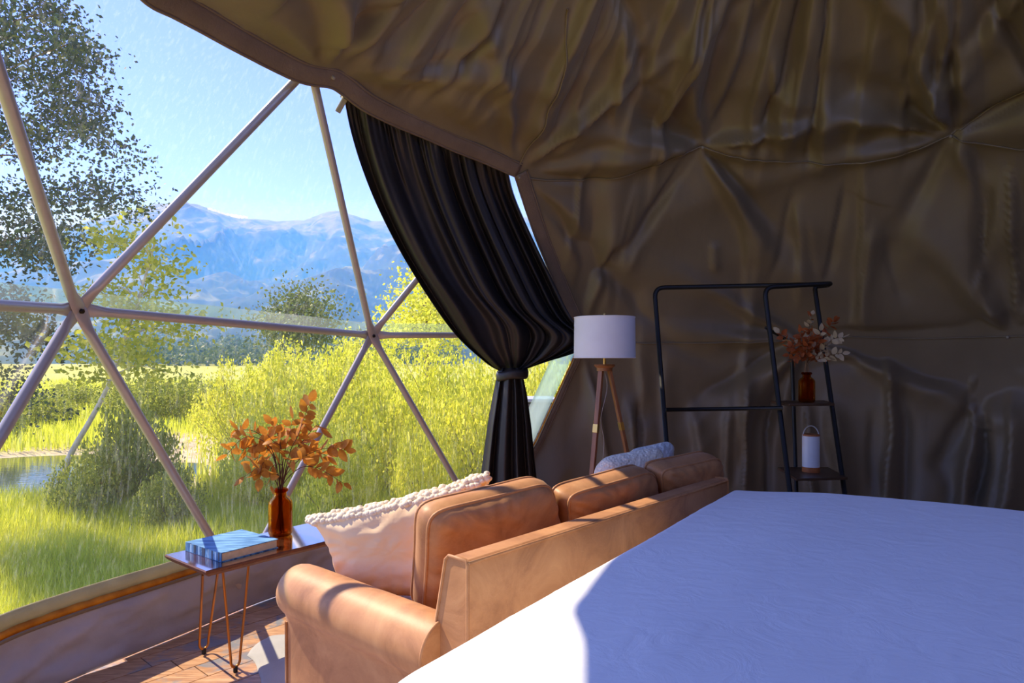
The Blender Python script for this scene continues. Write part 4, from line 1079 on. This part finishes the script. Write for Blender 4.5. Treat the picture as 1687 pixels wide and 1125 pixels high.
lamp_leg((lx + 0.03, LD, zc), (fr_[0], fr_[1], 0), 0.034, 0.022, 0.385)
lamp_leg((lx - 0.02, LD + 0.025, zc), (fb_[0], fb_[1], 0), 0.034, 0.022, 0.385)
cord = smooth_path([(lx, LD, LZ(611)), PD(1000, 640, 4.38), PD(990, 690, 4.36), PD(995, 730, 4.36), PD(991, 790, 4.4), PD(994, 880, 4.45), (lx + 0.1, LD + 0.2, 0.006), (lx + 0.35, LD + 0.5, 0.006)], 60)
lab(MB().tube(cord, 0.0022, 6).build('cord', plain('clear_cord', lin(176, 170, 160), 0.4), lamp, angle=180), 'thin pale cord')

# ------------------------------------------------------------------ garment rack with shelves
rack = thing('garment_rack', 'black metal garment rack with two side shelves against the cloth wall', 'rack', PD(1240, 900, 4.7) * np.array((1, 1, 0)))
def rod(pts, name, r=0.0165, n=None):
    return MB().tube(pts, r, 12).build(name, BLACK, rack, angle=180)
def bend(a, b, c, rad=0.07, n=8):
    a, b, c = map(np.asarray, (a, b, c)); p = b + (a - b) / np.linalg.norm(a - b) * rad; q = b + (c - b) / np.linalg.norm(c - b) * rad
    t = np.linspace(0, 1, n)[:, None]; return (1 - t) ** 2 * p + 2 * t * (1 - t) * b + t ** 2 * q
fl_z = lambda u, d: PD(u, HOR + F * EYE / d, d)
tl = PD(1078, 474, 4.86); tr = PD(1366, 468, 4.92)
lf = fl_z(1117, 4.38)
rod(np.vstack([[lf], bend(lf, tl, tr, 0.075), [tr - (tr - tl) / np.linalg.norm(tr - tl) * 0.02]]), 'frame_tube')
mtop = PD(1259, 473, 4.70); mf = fl_z(1322, 4.34); mr = PD(1345, 469, 4.74)
rtop = PD(1342, 472, 5.02); rf = fl_z(1414, 4.42)
hook = PD(1372, 468, 4.86)
rod(np.vstack([[mf], bend(mf, mtop, mr, 0.075), bend(mtop, PD(1368, 467, 4.76), PD(1366, 469, 4.98), 0.05), bend(PD(1366, 468, 4.80), PD(1364, 470, 5.0), rtop, 0.03), bend(PD(1364, 470, 5.0), rtop, rf, 0.03), [rf]]), 'frame_tube')
bf = fl_z(1316, 4.96); rod([PD(1300, 560, 5.0), PD(1305, 600, 4.99), bf], 'rear_post', 0.014)
rod([PD(1262, 540, 4.66), PD(1300, 562, 5.0)], 'brace', 0.011)
rod([PD(1097, 675, 4.585), PD(1289, 672, 4.52)], 'cross_bar', 0.014)
for v, qx, nm in ((0, [(1269, 660), (1299, 664), (1376, 663), (1352, 658)], 'a'), (1, [(1281, 769), (1312, 788), (1397, 786), (1364, 769)], 'b')):
    z = 1.205 if v == 0 else 0.70
    if v == 0: pts = [PD(1270, 660, 4.80), PD(1300, 664, 4.47), PD(1375, 664, 4.53), PD(1358, 660, 4.85)]
    else: pts = [PZ(u, w, z) for u, w in qx]
    zz = np.mean([p[2] for p in pts]); poly = [(p[0], p[1]) for p in pts][::1]
    area = sum(poly[i][0] * poly[(i + 1) % 4][1] - poly[(i + 1) % 4][0] * poly[i][1] for i in range(4))
    if area < 0: poly = poly[::-1]
    o_ = MB().prism(poly, zz - 0.018, zz).build('shelf', SHELFWOOD, rack, bevel=0.003); lab(o_, 'dark wooden shelf')
    if v == 0: SH1 = zz
    else: SH2 = zz
# lantern
lb = PZ(1336, 777, SH2)
lan = thing('lantern', 'white cylinder lantern with wooden base and lid on the lower shelf', 'lantern', lb)
rl_ = 0.058; hL = (777 - 715) / F * lb[1]
MB().lathe([(0, 0.0), (rl_ * 1.0, 0.0), (rl_ * 1.02, 0.004), (rl_ * 1.02, 0.036), (0, 0.036)], lb, 36).build('base', LIGHTWOOD, lan)
MB().lathe([(0, 0.0362), (rl_, 0.0362), (rl_, hL - 0.012), (0, hL - 0.012)], lb, 36).build('body', WHITE, lan)
MB().lathe([(0, hL - 0.0118), (rl_, hL - 0.0118), (rl_, hL), (0, hL)], lb, 36).build('lid', LIGHTWOOD, lan)
hp = [lb + np.array((rl_ * 0.97 * math.cos(a), 0, hL - 0.02 + 0.078 * math.sin(a))) for a in np.linspace(0, np.pi, 24)]
lab(MB().tube(hp, 0.0042, 8).build('handle', fabric('pale_cord', lin(176, 176, 176), lin(204, 202, 198)), lan, angle=180), 'pale rope handle')
# second bottle with branches
b2 = PD(1329, 661, 4.62); b2[2] = SH1
bottle(b2, 0.205, 0.054, 'dark amber bottle standing on the upper rack shelf')
rl2 = random.Random(23); neck2 = b2 + np.array((0, 0, 0.2))
ST2 = [([(1326, 590), (1318, 570), (1296, 560), (1284, 548)], 'rrp', 0.0), ([(1328, 590), (1332, 560), (1334, 530), (1338, 518)], 'rp', 0.05),
       ([(1332, 592), (1345, 570), (1362, 545), (1374, 527)], 'r', 0.08), ([(1333, 595), (1352, 580), (1370, 560), (1388, 556)], 'p', -0.1),
       ([(1334, 597), (1355, 590), (1372, 584), (1388, 582)], 'p', -0.08), ([(1326, 592), (1312, 582), (1300, 584)], 'r', 0.05),
       ([(1330, 588), (1340, 568), (1342, 552)], 'r', -0.05), ([(1328, 590), (1322, 565), (1318, 548)], 'r', -0.08), ([(1331, 594), (1350, 585), (1362, 592)], 'r', 0.06),
       ([(1328, 592), (1310, 575), (1298, 572)], 'r', -0.06), ([(1330, 585), (1332, 560), (1322, 545)], 'r', 0.1), ([(1331, 590), (1348, 562), (1352, 545)], 'rp', -0.1),
       ([(1329, 590), (1330, 570), (1336, 548)], 'r', -0.12), ([(1328, 594), (1316, 588), (1306, 594)], 'r', -0.1), ([(1330, 592), (1342, 578), (1350, 572)], 'r', 0.12)]
bouquet('dried_branches', 'rust and pale dried leaf branches in the bottle on the rack', neck2, ST2, float(b2[1]), 0.05, rl2, PALETWIG, 'r', b2, step=0.021)

# cowhide rug
rug_c = PZ(450, 1085, 0.0)
pts = [PZ(414, 1068, 0), PZ(407, 1080, 0), PZ(420, 1092, 0), PZ(430, 1120, 0)]
outl = np.array([pts[1][:2], pts[2][:2], pts[3][:2], PZ(445, 1150, 0)[:2], PZ(640, 1150, 0)[:2], PZ(640, 1040, 0)[:2], PZ(470, 1046, 0)[:2], PZ(436, 1054, 0)[:2], PZ(417, 1066, 0)[:2]])
ctr = outl.mean(0); lp = smooth_path(np.vstack([outl, outl[:1]]), 72)[:-1][:, :2]
rows = []
for k, z in ((0.0, 0.012), (0.5, 0.013), (0.9, 0.012), (0.97, 0.009), (1.0, 0.001)):
    q_ = ctr + (lp - ctr) * k; rows.append(np.column_stack([q_, np.full(len(q_), z) + 0.002 * vnoise(np.column_stack([q_ * 9, np.zeros(len(q_))]), 4) * (k < 1)]))
tag(MB().grid(np.array(rows), close_v=True).build('cowhide_rug', HIDE, None, angle=180, origin=(ctr[0], ctr[1], 0)), 'pale cowhide rug on the plank floor in front of the sofa', 'rug')

# ------------------------------------------------------------------ outdoors
GZ = -0.55
xs = np.concatenate([np.linspace(-260, -30, 40), np.linspace(-28, 20, 70), np.linspace(24, 200, 30)]); ys = np.concatenate([np.linspace(-30, 3, 14), np.linspace(3.5, 40, 80), np.linspace(43, 260, 50)])
X, Y = np.meshgrid(xs, ys, indexing='ij'); P3 = np.stack([X, Y, 0 * X], -1)
Zg = GZ + 0.10 * fbm(P3, 0.25, 4, 51) * sstep(4.5, 9, np.hypot(X - DC[0], Y - DC[1])) - 0.28 * np.exp(-(((X + 9.3) / 3.4) ** 2 + ((Y - 12.0) / 3.0) ** 2) ** 2)
gr = struct(grid_mesh('ground', np.stack([X, Y, Zg], -1), GROUND)); gr['label'] = 'sunny green meadow outside the dome'
an = np.linspace(0, 2 * np.pi, 60, endpoint=False); rr2 = 1 + 0.12 * np.sin(3 * an + 1) + 0.08 * np.sin(5 * an)
wt = MB(); cw = np.array((-9.3, 12.0, GZ - 0.10)); wt.grid(np.array([[cw + np.array((3.5 * k * r * math.cos(a), 3.0 * k * r * math.sin(a), 0)) for a, r in zip(an, rr2)] for k in (0.001, 0.5, 1.0)]), close_v=True)
w_ = struct(wt.build('creek', WATER, None, angle=180)); w_['label'] = 'shallow creek reflecting blue sky'

def blades(n, region, hmin, hmax, seed, w=0.012):
    r = np.random.default_rng(seed); P = region(r, n); n = len(P); h = r.uniform(hmin, hmax, n) * (0.6 + 0.8 * (vnoise(np.column_stack([P[:, :2] * 0.9, np.zeros(n)]), 5) * 0.5 + 0.5))
    a = r.uniform(0, 2 * np.pi, n); lean = r.uniform(0.1, 0.55, n); d = np.stack([np.cos(a), np.sin(a), np.zeros(n)], 1); sd = np.stack([-np.sin(a), np.cos(a), np.zeros(n)], 1)
    w = w * r.uniform(0.6, 1.5, n); up = np.array((0, 0, 1.0))
    b = P; m = P + up * (h * 0.55)[:, None] + d * (lean * h * 0.22)[:, None]; t = P + up * (h * 0.95)[:, None] + d * (lean * h * 0.8)[:, None]
    V = np.stack([b - sd * w[:, None], b + sd * w[:, None], m + sd * (w * 0.8)[:, None], m - sd * (w * 0.8)[:, None], t], 1).reshape(-1, 3)
    k = np.arange(n)[:, None] * 5; Q = np.concatenate([k + np.array((0, 1, 2)), k + np.array((0, 2, 3)), k + np.array((3, 2, 4))], 0)
    return V, Q
def reg_fan(u0, u1, d0, d1, pw=1.6, excl=True):
    def f(r, n):
        u = r.uniform(u0, u1, n); d = d0 + (d1 - d0) * r.uniform(0, 1, n) ** pw; x = (u - CU) / F * d
        P = np.stack([x, d, np.full(n, GZ - 0.02)], 1)
        keep = np.hypot(x - DC[0], d - DC[1]) > 3.95
        sand = ((((x + 6.7) * math.cos(-0.43) - (d - 13.5) * math.sin(-0.43)) / 1.1) ** 2 + (((x + 6.7) * math.sin(-0.43) + (d - 13.5) * math.cos(-0.43)) / 5.5) ** 2 < 0.8) & (r.uniform(0, 1, n) < 0.85)
        wat = (((x + 9.3) / 3.5) ** 2 + ((d - 12.0) / 3.2) ** 2 < 1.0)
        return P[keep & ~sand & ~wat]
    return f
V1, Q1 = blades(130000, reg_fan(-150, 900, 3.6, 10.5, 1.25), 0.12, 0.34, 1, 0.0035)
tag(stuff(fast_mesh('grass', V1, Q1, GRASS, None, 3)), 'tall lush grass growing right outside the window', 'grass')
V2, Q2 = blades(70000, reg_fan(-200, 900, 10, 60, 1.8), 0.2, 0.5, 2, 0.011)
tag(stuff(fast_mesh('meadow_grass', V2, Q2, GRASS, None, 3)), 'hazy tall meadow grass reaching back to the far trees', 'grass')

def leaf_quads(C_, size, seed, flat=0.0):
    r = np.random.default_rng(seed); n = len(C_)
    d = r.normal(size=(n, 3)); d /= np.linalg.norm(d, axis=1)[:, None]; e = np.cross(d, r.normal(size=(n, 3))); e /= np.linalg.norm(e, axis=1)[:, None]
    s = size * r.uniform(0.6, 1.3, n)[:, None]
    V = np.stack([C_ - d * s * 0.6, C_ + e * s * 0.38, C_ + d * s * 0.6, C_ - e * s * 0.38], 1).reshape(-1, 3)
    Q = np.arange(n * 4).reshape(-1, 4); return V, Q
def stems(base, tips, r0, name, mat, parent, seed=0, bow=0.1):
    r = random.Random(seed); mb = MB()
    for t in tips:
        t = np.asarray(t, float); b = np.asarray(base, float) + np.array((r.uniform(-1, 1), r.uniform(-1, 1), 0)) * r0 * 4; m = (b + t) / 2 + np.array([r.uniform(-bow, bow) for _ in range(3)]) * np.linalg.norm(t - b)
        P = smooth_path([b, m, t], 10); mb.tube(P, np.linspace(r0, r0 * 0.25, len(P)), 6)
    return mb.build(name, mat, parent, angle=180)
# bushes: foliage built as upswept sprays
def bush_mesh(seed, w, h, n, size, sprays=60, lean=0.55):
    r = np.random.default_rng(seed); pts = []; tips = []
    per = n // sprays
    for k in range(sprays):
        a = r.uniform(0, 2 * np.pi); out = w * r.uniform(0, 1) ** 0.6; hh = h * (1 - 0.45 * (out / w) ** 2) * r.uniform(0.7, 1.08)
        tip = np.array((out * math.cos(a), out * math.sin(a), hh)); base = np.array((tip[0] * 0.25, tip[1] * 0.25, 0.0)); tips.append(tip)
        t = r.uniform(0.12, 1, per) ** 0.8; c = base + (tip - base) * t[:, None]
        c += np.column_stack([tip[0] * 0.25 * np.sin(np.pi * t), tip[1] * 0.25 * np.sin(np.pi * t), np.zeros(per)])
        c += r.normal(size=(per, 3)) * np.array((1, 1, 0.9)) * (0.05 + 0.16 * np.sin(np.pi * np.clip(t, 0, 1)) ** 0.8)[:, None] * w * 0.6
        pts.append(c)
    P = np.vstack(pts); P = P[P[:, 2] > 0.02]; return P, tips
BM = {}
def bush_src(key, seed, w, h, n, size, mat):
    P, tips = bush_mesh(seed, w, h, n, size); V, Q = leaf_quads(P, size, seed + 100)
    BM[key] = (V, Q, tips, mat)
bush_src('willow', 1, 1.0, 1.0, 9000, 0.040, WILLOW); bush_src('willow2', 2, 1.0, 1.0, 9000, 0.043, WILLOW); bush_src('shrub', 3, 1.0, 1.0, 7000, 0.05, SHRUB); bush_src('shrub2', 4, 1.0, 1.0, 7000, 0.05, SHRUB)
BD = {}
def bush(key, u, d, top_v, wpx, label, name='willow_bush', rot=0.0, group='willow bushes outside the window', cat='bush'):
    x = (u - CU) / F * d; zt = EYE + (HOR - top_v) / F * d; h = zt - GZ; w = wpx / F * d
    t_ = thing(name, label, cat, (x, d, GZ - 0.03), group)
    V, Q, tips, mat = BM[key]
    if key not in BD:
        f = fast_mesh('foliage', V, Q, mat, None, 4); BD[key] = f.data
        st = stems((0, 0, 0), tips[::3], 0.010, 'stems', BARK, None, 1); BD[key + 's'] = st.data
        f.parent = t_; st.parent = t_
    else:
        f = bpy.data.objects.new('foliage', BD[key]); COL.objects.link(f); f.parent = t_
        st = bpy.data.objects.new('stems', BD[key + 's']); COL.objects.link(st); st.parent = t_
    stuff(f)
    t_.scale = (w, w, h); t_.rotation_euler = (0, 0, rot)
    return t_
BUSHES = [  # kind, column, depth, top row, half-width px, label
    ('willow', 395, 13.5, 590, 75, 'bright willow bush behind the console table bouquet, beside the dirt patch'),
    ('willow2', 480, 11.0, 588, 85, 'bright willow bush right behind the orange branches'),
    ('willow', 560, 14.5, 560, 95, 'tall bright willow bush under the right frame joint'),
    ('willow2', 640, 10.0, 600, 90, 'bright willow bush seen below the horizontal tube'),
    ('willow', 720, 12.5, 560, 95, 'tall bright willow bush just left of the curtain'),
    ('willow2', 800, 10.0, 575, 90, 'willow bush partly hidden by the tied curtain'),
    ('willow', 890, 9.0, 560, 85, 'willow bush seen in the gap between curtain and lamp'),
    ('willow2', 470, 22.0, 562, 70, 'more distant willow bush below the dark poplar'),
    ('willow', 600, 24.0, 545, 90, 'distant willow thicket behind the right frame joint'),
    ('willow2', 420, 9.2, 690, 60, 'low willow bush with pale twigs at the bank edge'),
    ('willow', 560, 7.8, 690, 60, 'low willow bush close behind the leaning frame tube'),
    ('willow2', 700, 7.9, 665, 60, 'low willow bush close to the glass beside the curtain'),
    ('shrub', 215, 9.3, 655, 75, 'leafy green shrub around the white aspen stem'),
    ('shrub2', 150, 8.6, 735, 60, 'lower leafy shrub at the foot of the white aspen stem'),
    ('shrub', 285, 8.0, 760, 55, 'low weedy shrub left of the console table'),
    ('shrub2', 265, 21.0, 612, 60, 'dark rounded shrub beyond the dirt patch'),
    ('shrub', 205, 24.0, 622, 45, 'dark rounded shrub left of the dirt patch'),
    ('shrub2', 60, 20.0, 645, 60, 'shrub on the far bank of the creek'),
    ('shrub', -10, 17.0, 640, 50, 'shrub on the far bank at the left edge'),
    ('shrub2', 330, 26.0, 618, 55, 'distant shrub between dirt patch and willows'),
    ('shrub', 120, 27.0, 628, 50, 'distant shrub beyond the creek below the frame joint'),
]
for i, (k, u, d, tv, wpx, lb_) in enumerate(BUSHES):
    w_ = k.startswith('willow')
    bush(k, u, d, tv, wpx, lb_, 'willow_bush' if w_ else 'shrub', i * 1.3, 'willow bushes outside the window' if w_ else 'shrubs along the creek')

def tree(name, label, u, d, foot_u, blobs, n, size, lm, bm, trunk_px, seed, r0, depth=1.0, group=None, cat='tree', csz=60):
    r = np.random.default_rng(seed); x = (foot_u - CU) / F * d
    t_ = thing(name, label, cat, (x, d, GZ), group)
    area = np.array([b[2] * b[3] * (b[4] if len(b) > 4 else 1) for b in blobs], float); area /= area.sum(); pts = []; cents = []
    for b, a in zip(blobs, area):
        m = max(int(n * a), 10); nsub = max(3, m // csz)
        # small sprays inside each blob
        cu = r.normal(size=(nsub, 2)) * 0.5; cd = r.normal(size=nsub) * depth
        for k in range(nsub):
            uu, vv = b[0] + cu[k, 0] * b[2], b[1] + cu[k, 1] * b[3]; dd3 = max(d + cd[k], 5.2); c = PD(uu, vv, dd3); cents.append(c)
            q = r.normal(size=(m // nsub, 3)) * np.array((0.24, 0.24, 0.13)) * (b[5] if len(b) > 5 else 1.0) * d / 12 + c
            pts.append(q)
    P = np.vstack(pts); V, Q = leaf_quads(P, size, seed); stuff(fast_mesh('foliage', V, Q, lm, t_, 4))
    tp_ = smooth_path([PD(u_, v_, d) for u_, v_ in trunk_px], 24); mb = MB(); mb.tube(tp_, np.linspace(r0, r0 * 0.3, len(tp_)), 10)
    rr3 = random.Random(seed)
    for c in rr3.sample(cents, min(len(cents), 26)):
        k = min(range(len(tp_)), key=lambda i: np.linalg.norm(tp_[i] - c) + (0 if tp_[i][2] < c[2] else 1)); s0 = tp_[k]; m = (s0 + c) / 2 + np.array((0, 0, 0.12))
        q = smooth_path([s0, m, c], 8); mb.tube(q, np.linspace(r0 * 0.25, r0 * 0.06, len(q)), 5)
    mb.build('trunk', bm, t_, angle=180)
    return t_
AB = [(40, 50, 90, 55), (130, 100, 75, 55), (55, 150, 85, 50), (150, 190, 65, 45), (110, 225, 80, 40), (20, 240, 60, 40), (180, 270, 45, 35, 0.5), (55, 325, 85, 40), (140, 330, 75, 38), (200, 325, 30, 25, 0.5),
      (30, 410, 75, 50), (120, 425, 75, 38), (20, 500, 50, 45), (30, 570, 50, 50), (25, 640, 35, 40), (60, 690, 20, 22, 0.6), (-90, 80, 100, 80), (-110, 240, 100, 80), (-100, 400, 90, 80), (-60, -60, 120, 60), (90, -40, 100, 50), (-90, 540, 70, 70)]
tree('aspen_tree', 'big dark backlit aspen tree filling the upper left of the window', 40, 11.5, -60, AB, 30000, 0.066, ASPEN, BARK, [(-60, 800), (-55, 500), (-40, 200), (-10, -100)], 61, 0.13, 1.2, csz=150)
YB = [(180, 390, 35, 30), (250, 400, 22, 35), (265, 440, 20, 30), (230, 470, 35, 30), (190, 500, 45, 25), (245, 535, 60, 20), (150, 560, 45, 22), (285, 545, 35, 15), (210, 580, 50, 22), (120, 590, 30, 20), (255, 600, 55, 18), (170, 625, 35, 15), (215, 520, 40, 30)]
tree('young_aspen', 'slender young aspen with pale leaning stem and yellow green leaves', 175, 9.6, 110, YB, 3600, 0.07, ASPEN_Y, BARK_W, [(96, 800), (118, 745), (150, 690), (178, 635), (205, 560), (235, 470), (255, 400)], 67, 0.045, 0.6, csz=70)
PB = [(490, 500, 30, 20), (470, 520, 28, 18), (515, 515, 28, 20), (490, 535, 45, 18), (505, 485, 12, 14), (480, 555, 45, 15), (460, 540, 20, 15), (530, 540, 20, 15)]
tree('poplar_tree', 'dark green poplar standing alone before the mountain', 490, 42, 492, PB, 5200, 0.2, DARKTREE, BARK, [(492, 646), (490, 560), (488, 490)], 71, 0.16, 1.5)
QB = [(700, 480, 30, 30), (690, 520, 45, 25), (730, 510, 40, 30), (680, 545, 50, 18), (740, 540, 35, 25), (650, 550, 25, 18), (715, 455, 15, 18)]
tree('willow_tree', 'tall bright willow tree just left of the curtain', 700, 20, 705, QB, 7000, 0.10, WILLOW, BARK, [(705, 670), (703, 570), (700, 470)], 73, 0.09, 1.0)

tree('aspen_tree', 'bushy unseen aspen tree added beyond the left edge of the window to shade the grass', -267, 9.0, -300, [(-250, -60, 110, 70), (-330, -130, 110, 70), (-230, -170, 100, 60), (-300, 20, 90, 60)], 9000, 0.085, ASPEN, BARK, [(-290, 840), (-300, 400), (-280, -80)], 63, 0.10, 0.7, csz=60)  # out of view, added to put the grass by the window in shade

# weathered box outside, glimpsed behind the curtain
bx_ = thing('planter_box', 'weathered grey wooden box outside beyond the tied curtain', 'box', PD(884, 720, 7.4) * np.array((1, 1, 0)) + np.array((0, 0, GZ)))
cb = PD(884, 700, 7.4); zt_ = EYE + (HOR - 655) / F * 7.4
for k in range(5):
    z0 = GZ + k * (zt_ - 0.04 - GZ) / 5
    MB().box((cb[0], cb[1], z0 + 0.145), (0.34, 0.5, (zt_ - 0.04 - GZ) / 5 - 0.008)).build('board', plain('grey_timber', lin(128, 120, 124), 0.8), bx_, bevel=0.003)
MB().box((cb[0], cb[1], zt_ - 0.015), (0.40, 0.56, 0.035)).build('lid', plain('pale_lid', lin(178, 182, 196), 0.6), bx_, bevel=0.004)

# woods at the foot of the mountain
r = np.random.default_rng(91); n = 26000
uu = r.uniform(150, 760, n); band = r.uniform(0, 1, n); dpt = 175 + 110 * band
base_z = -0.5 + (dpt - 175) * 0.055
clump = vnoise(np.column_stack([uu / 14, dpt / 16, np.zeros(n)]), 8) * 0.5 + 0.5
zz_ = base_z + r.uniform(0, 1, n) * (1.5 + 6.5 * clump)
V, Q = leaf_quads(np.column_stack([(uu - CU) / F * dpt, dpt, zz_]), 1.0, 92)
tag(stuff(fast_mesh('woods', V, Q, DARKTREE, None, 4)), 'hazy belt of trees along the foot of the mountain', 'woods')

# mountain range
RU = [-700, -300, 0, 100, 180, 240, 300, 330, 370, 410, 450, 500, 530, 555, 580, 610, 650, 720, 800, 1000, 1400, 1900]
RV = [400, 420, 395, 372, 352, 338, 326, 336, 350, 356, 362, 360, 350, 345, 352, 362, 361, 352, 348, 370, 400, 420]
azm = np.linspace(math.atan((-700 - CU) / F), math.atan((1900 - CU) / F), 420); rad = np.linspace(0, 1.25, 150)
A_, T_ = np.meshgrid(azm, rad, indexing='ij'); D_ = 240 + 660 * T_; U2 = CU + F * np.tan(A_)
hr = (HOR - np.interp(U2, RU, RV)) / F * 900
Xm = np.tan(A_) * D_; P3 = np.stack([Xm, D_, 0 * Xm], -1)
W3 = P3 + 26 * np.stack([fbm(P3, 0.012, 3, 7), fbm(P3, 0.012, 3, 8), 0 * Xm], -1)
spur = 1 - 2 * np.abs(fbm(W3 * np.array((1, 0.42, 1)), 0.013, 5, 101)); rough = fbm(P3, 0.03, 5, 105)
env = np.sin(np.pi * np.clip(T_, 0, 1) ** 1.15)
hm = hr * np.clip(T_, 0, 1) ** 1.15 + env * (34 * (spur - 0.62) + 13 * rough) + 3.2 * fbm(P3, 0.07, 4, 109) * np.clip(T_ * 1.5, 0, 1)
hm = np.where(T_ > 1, hr * (1 - (T_ - 1) * 2.0), hm)
mt = struct(grid_mesh('mountain', np.stack([Xm, D_, np.maximum(hm, -3) - 0.5], -1), MOUNT)); mt['label'] = 'forested blue mountain range with pale rock and a snow streak'
# a streak of snow on the ridge
mb = MB(); rows = []
for k in range(3):
    rows.append([PD(u, np.interp(u, RU, RV) + 1 + k * (1.0 + 2.6 * math.sin(math.pi * (u - 338) / 72) ) + 1.2 * math.sin(u * 0.9), 890 - k * 4) for u in np.linspace(340, 408, 24)])
s_ = mb.grid(np.array(rows)).build('snow_patch', plain('snow', (0.9, 0.9, 0.92), 0.8), mt, angle=180); lab(s_, 'white snow streak on the ridge')

# valley haze: thin air between the field and the range
t = NT('valley_haze'); vsn = t.n('ShaderNodeVolumeScatter'); vsn.inputs['Color'].default_value = (0.11, 0.42, 1.0, 1); vsn.inputs['Density'].default_value = 0.0034; vsn.inputs['Anisotropy'].default_value = 0.0
t.l(vsn.outputs[0], t.out.inputs['Volume'])
_pf = [(150, -6), (150, 14), (500, 112), (880, 209), (960, 209), (960, -6)]
_hm = MB(); _hm.add([(x_, y_, z_) for x_ in (-1500, 1200) for y_, z_ in _pf], [list(range(6)), list(range(6, 12))[::-1]] + [[i, i + 6, (i + 1) % 6 + 6, (i + 1) % 6] for i in range(6)])
hz = _hm.build('valley_haze', t.m, None, smooth=False)
tag(stuff(hz), 'blue haze of distant air in front of the mountains', 'haze')
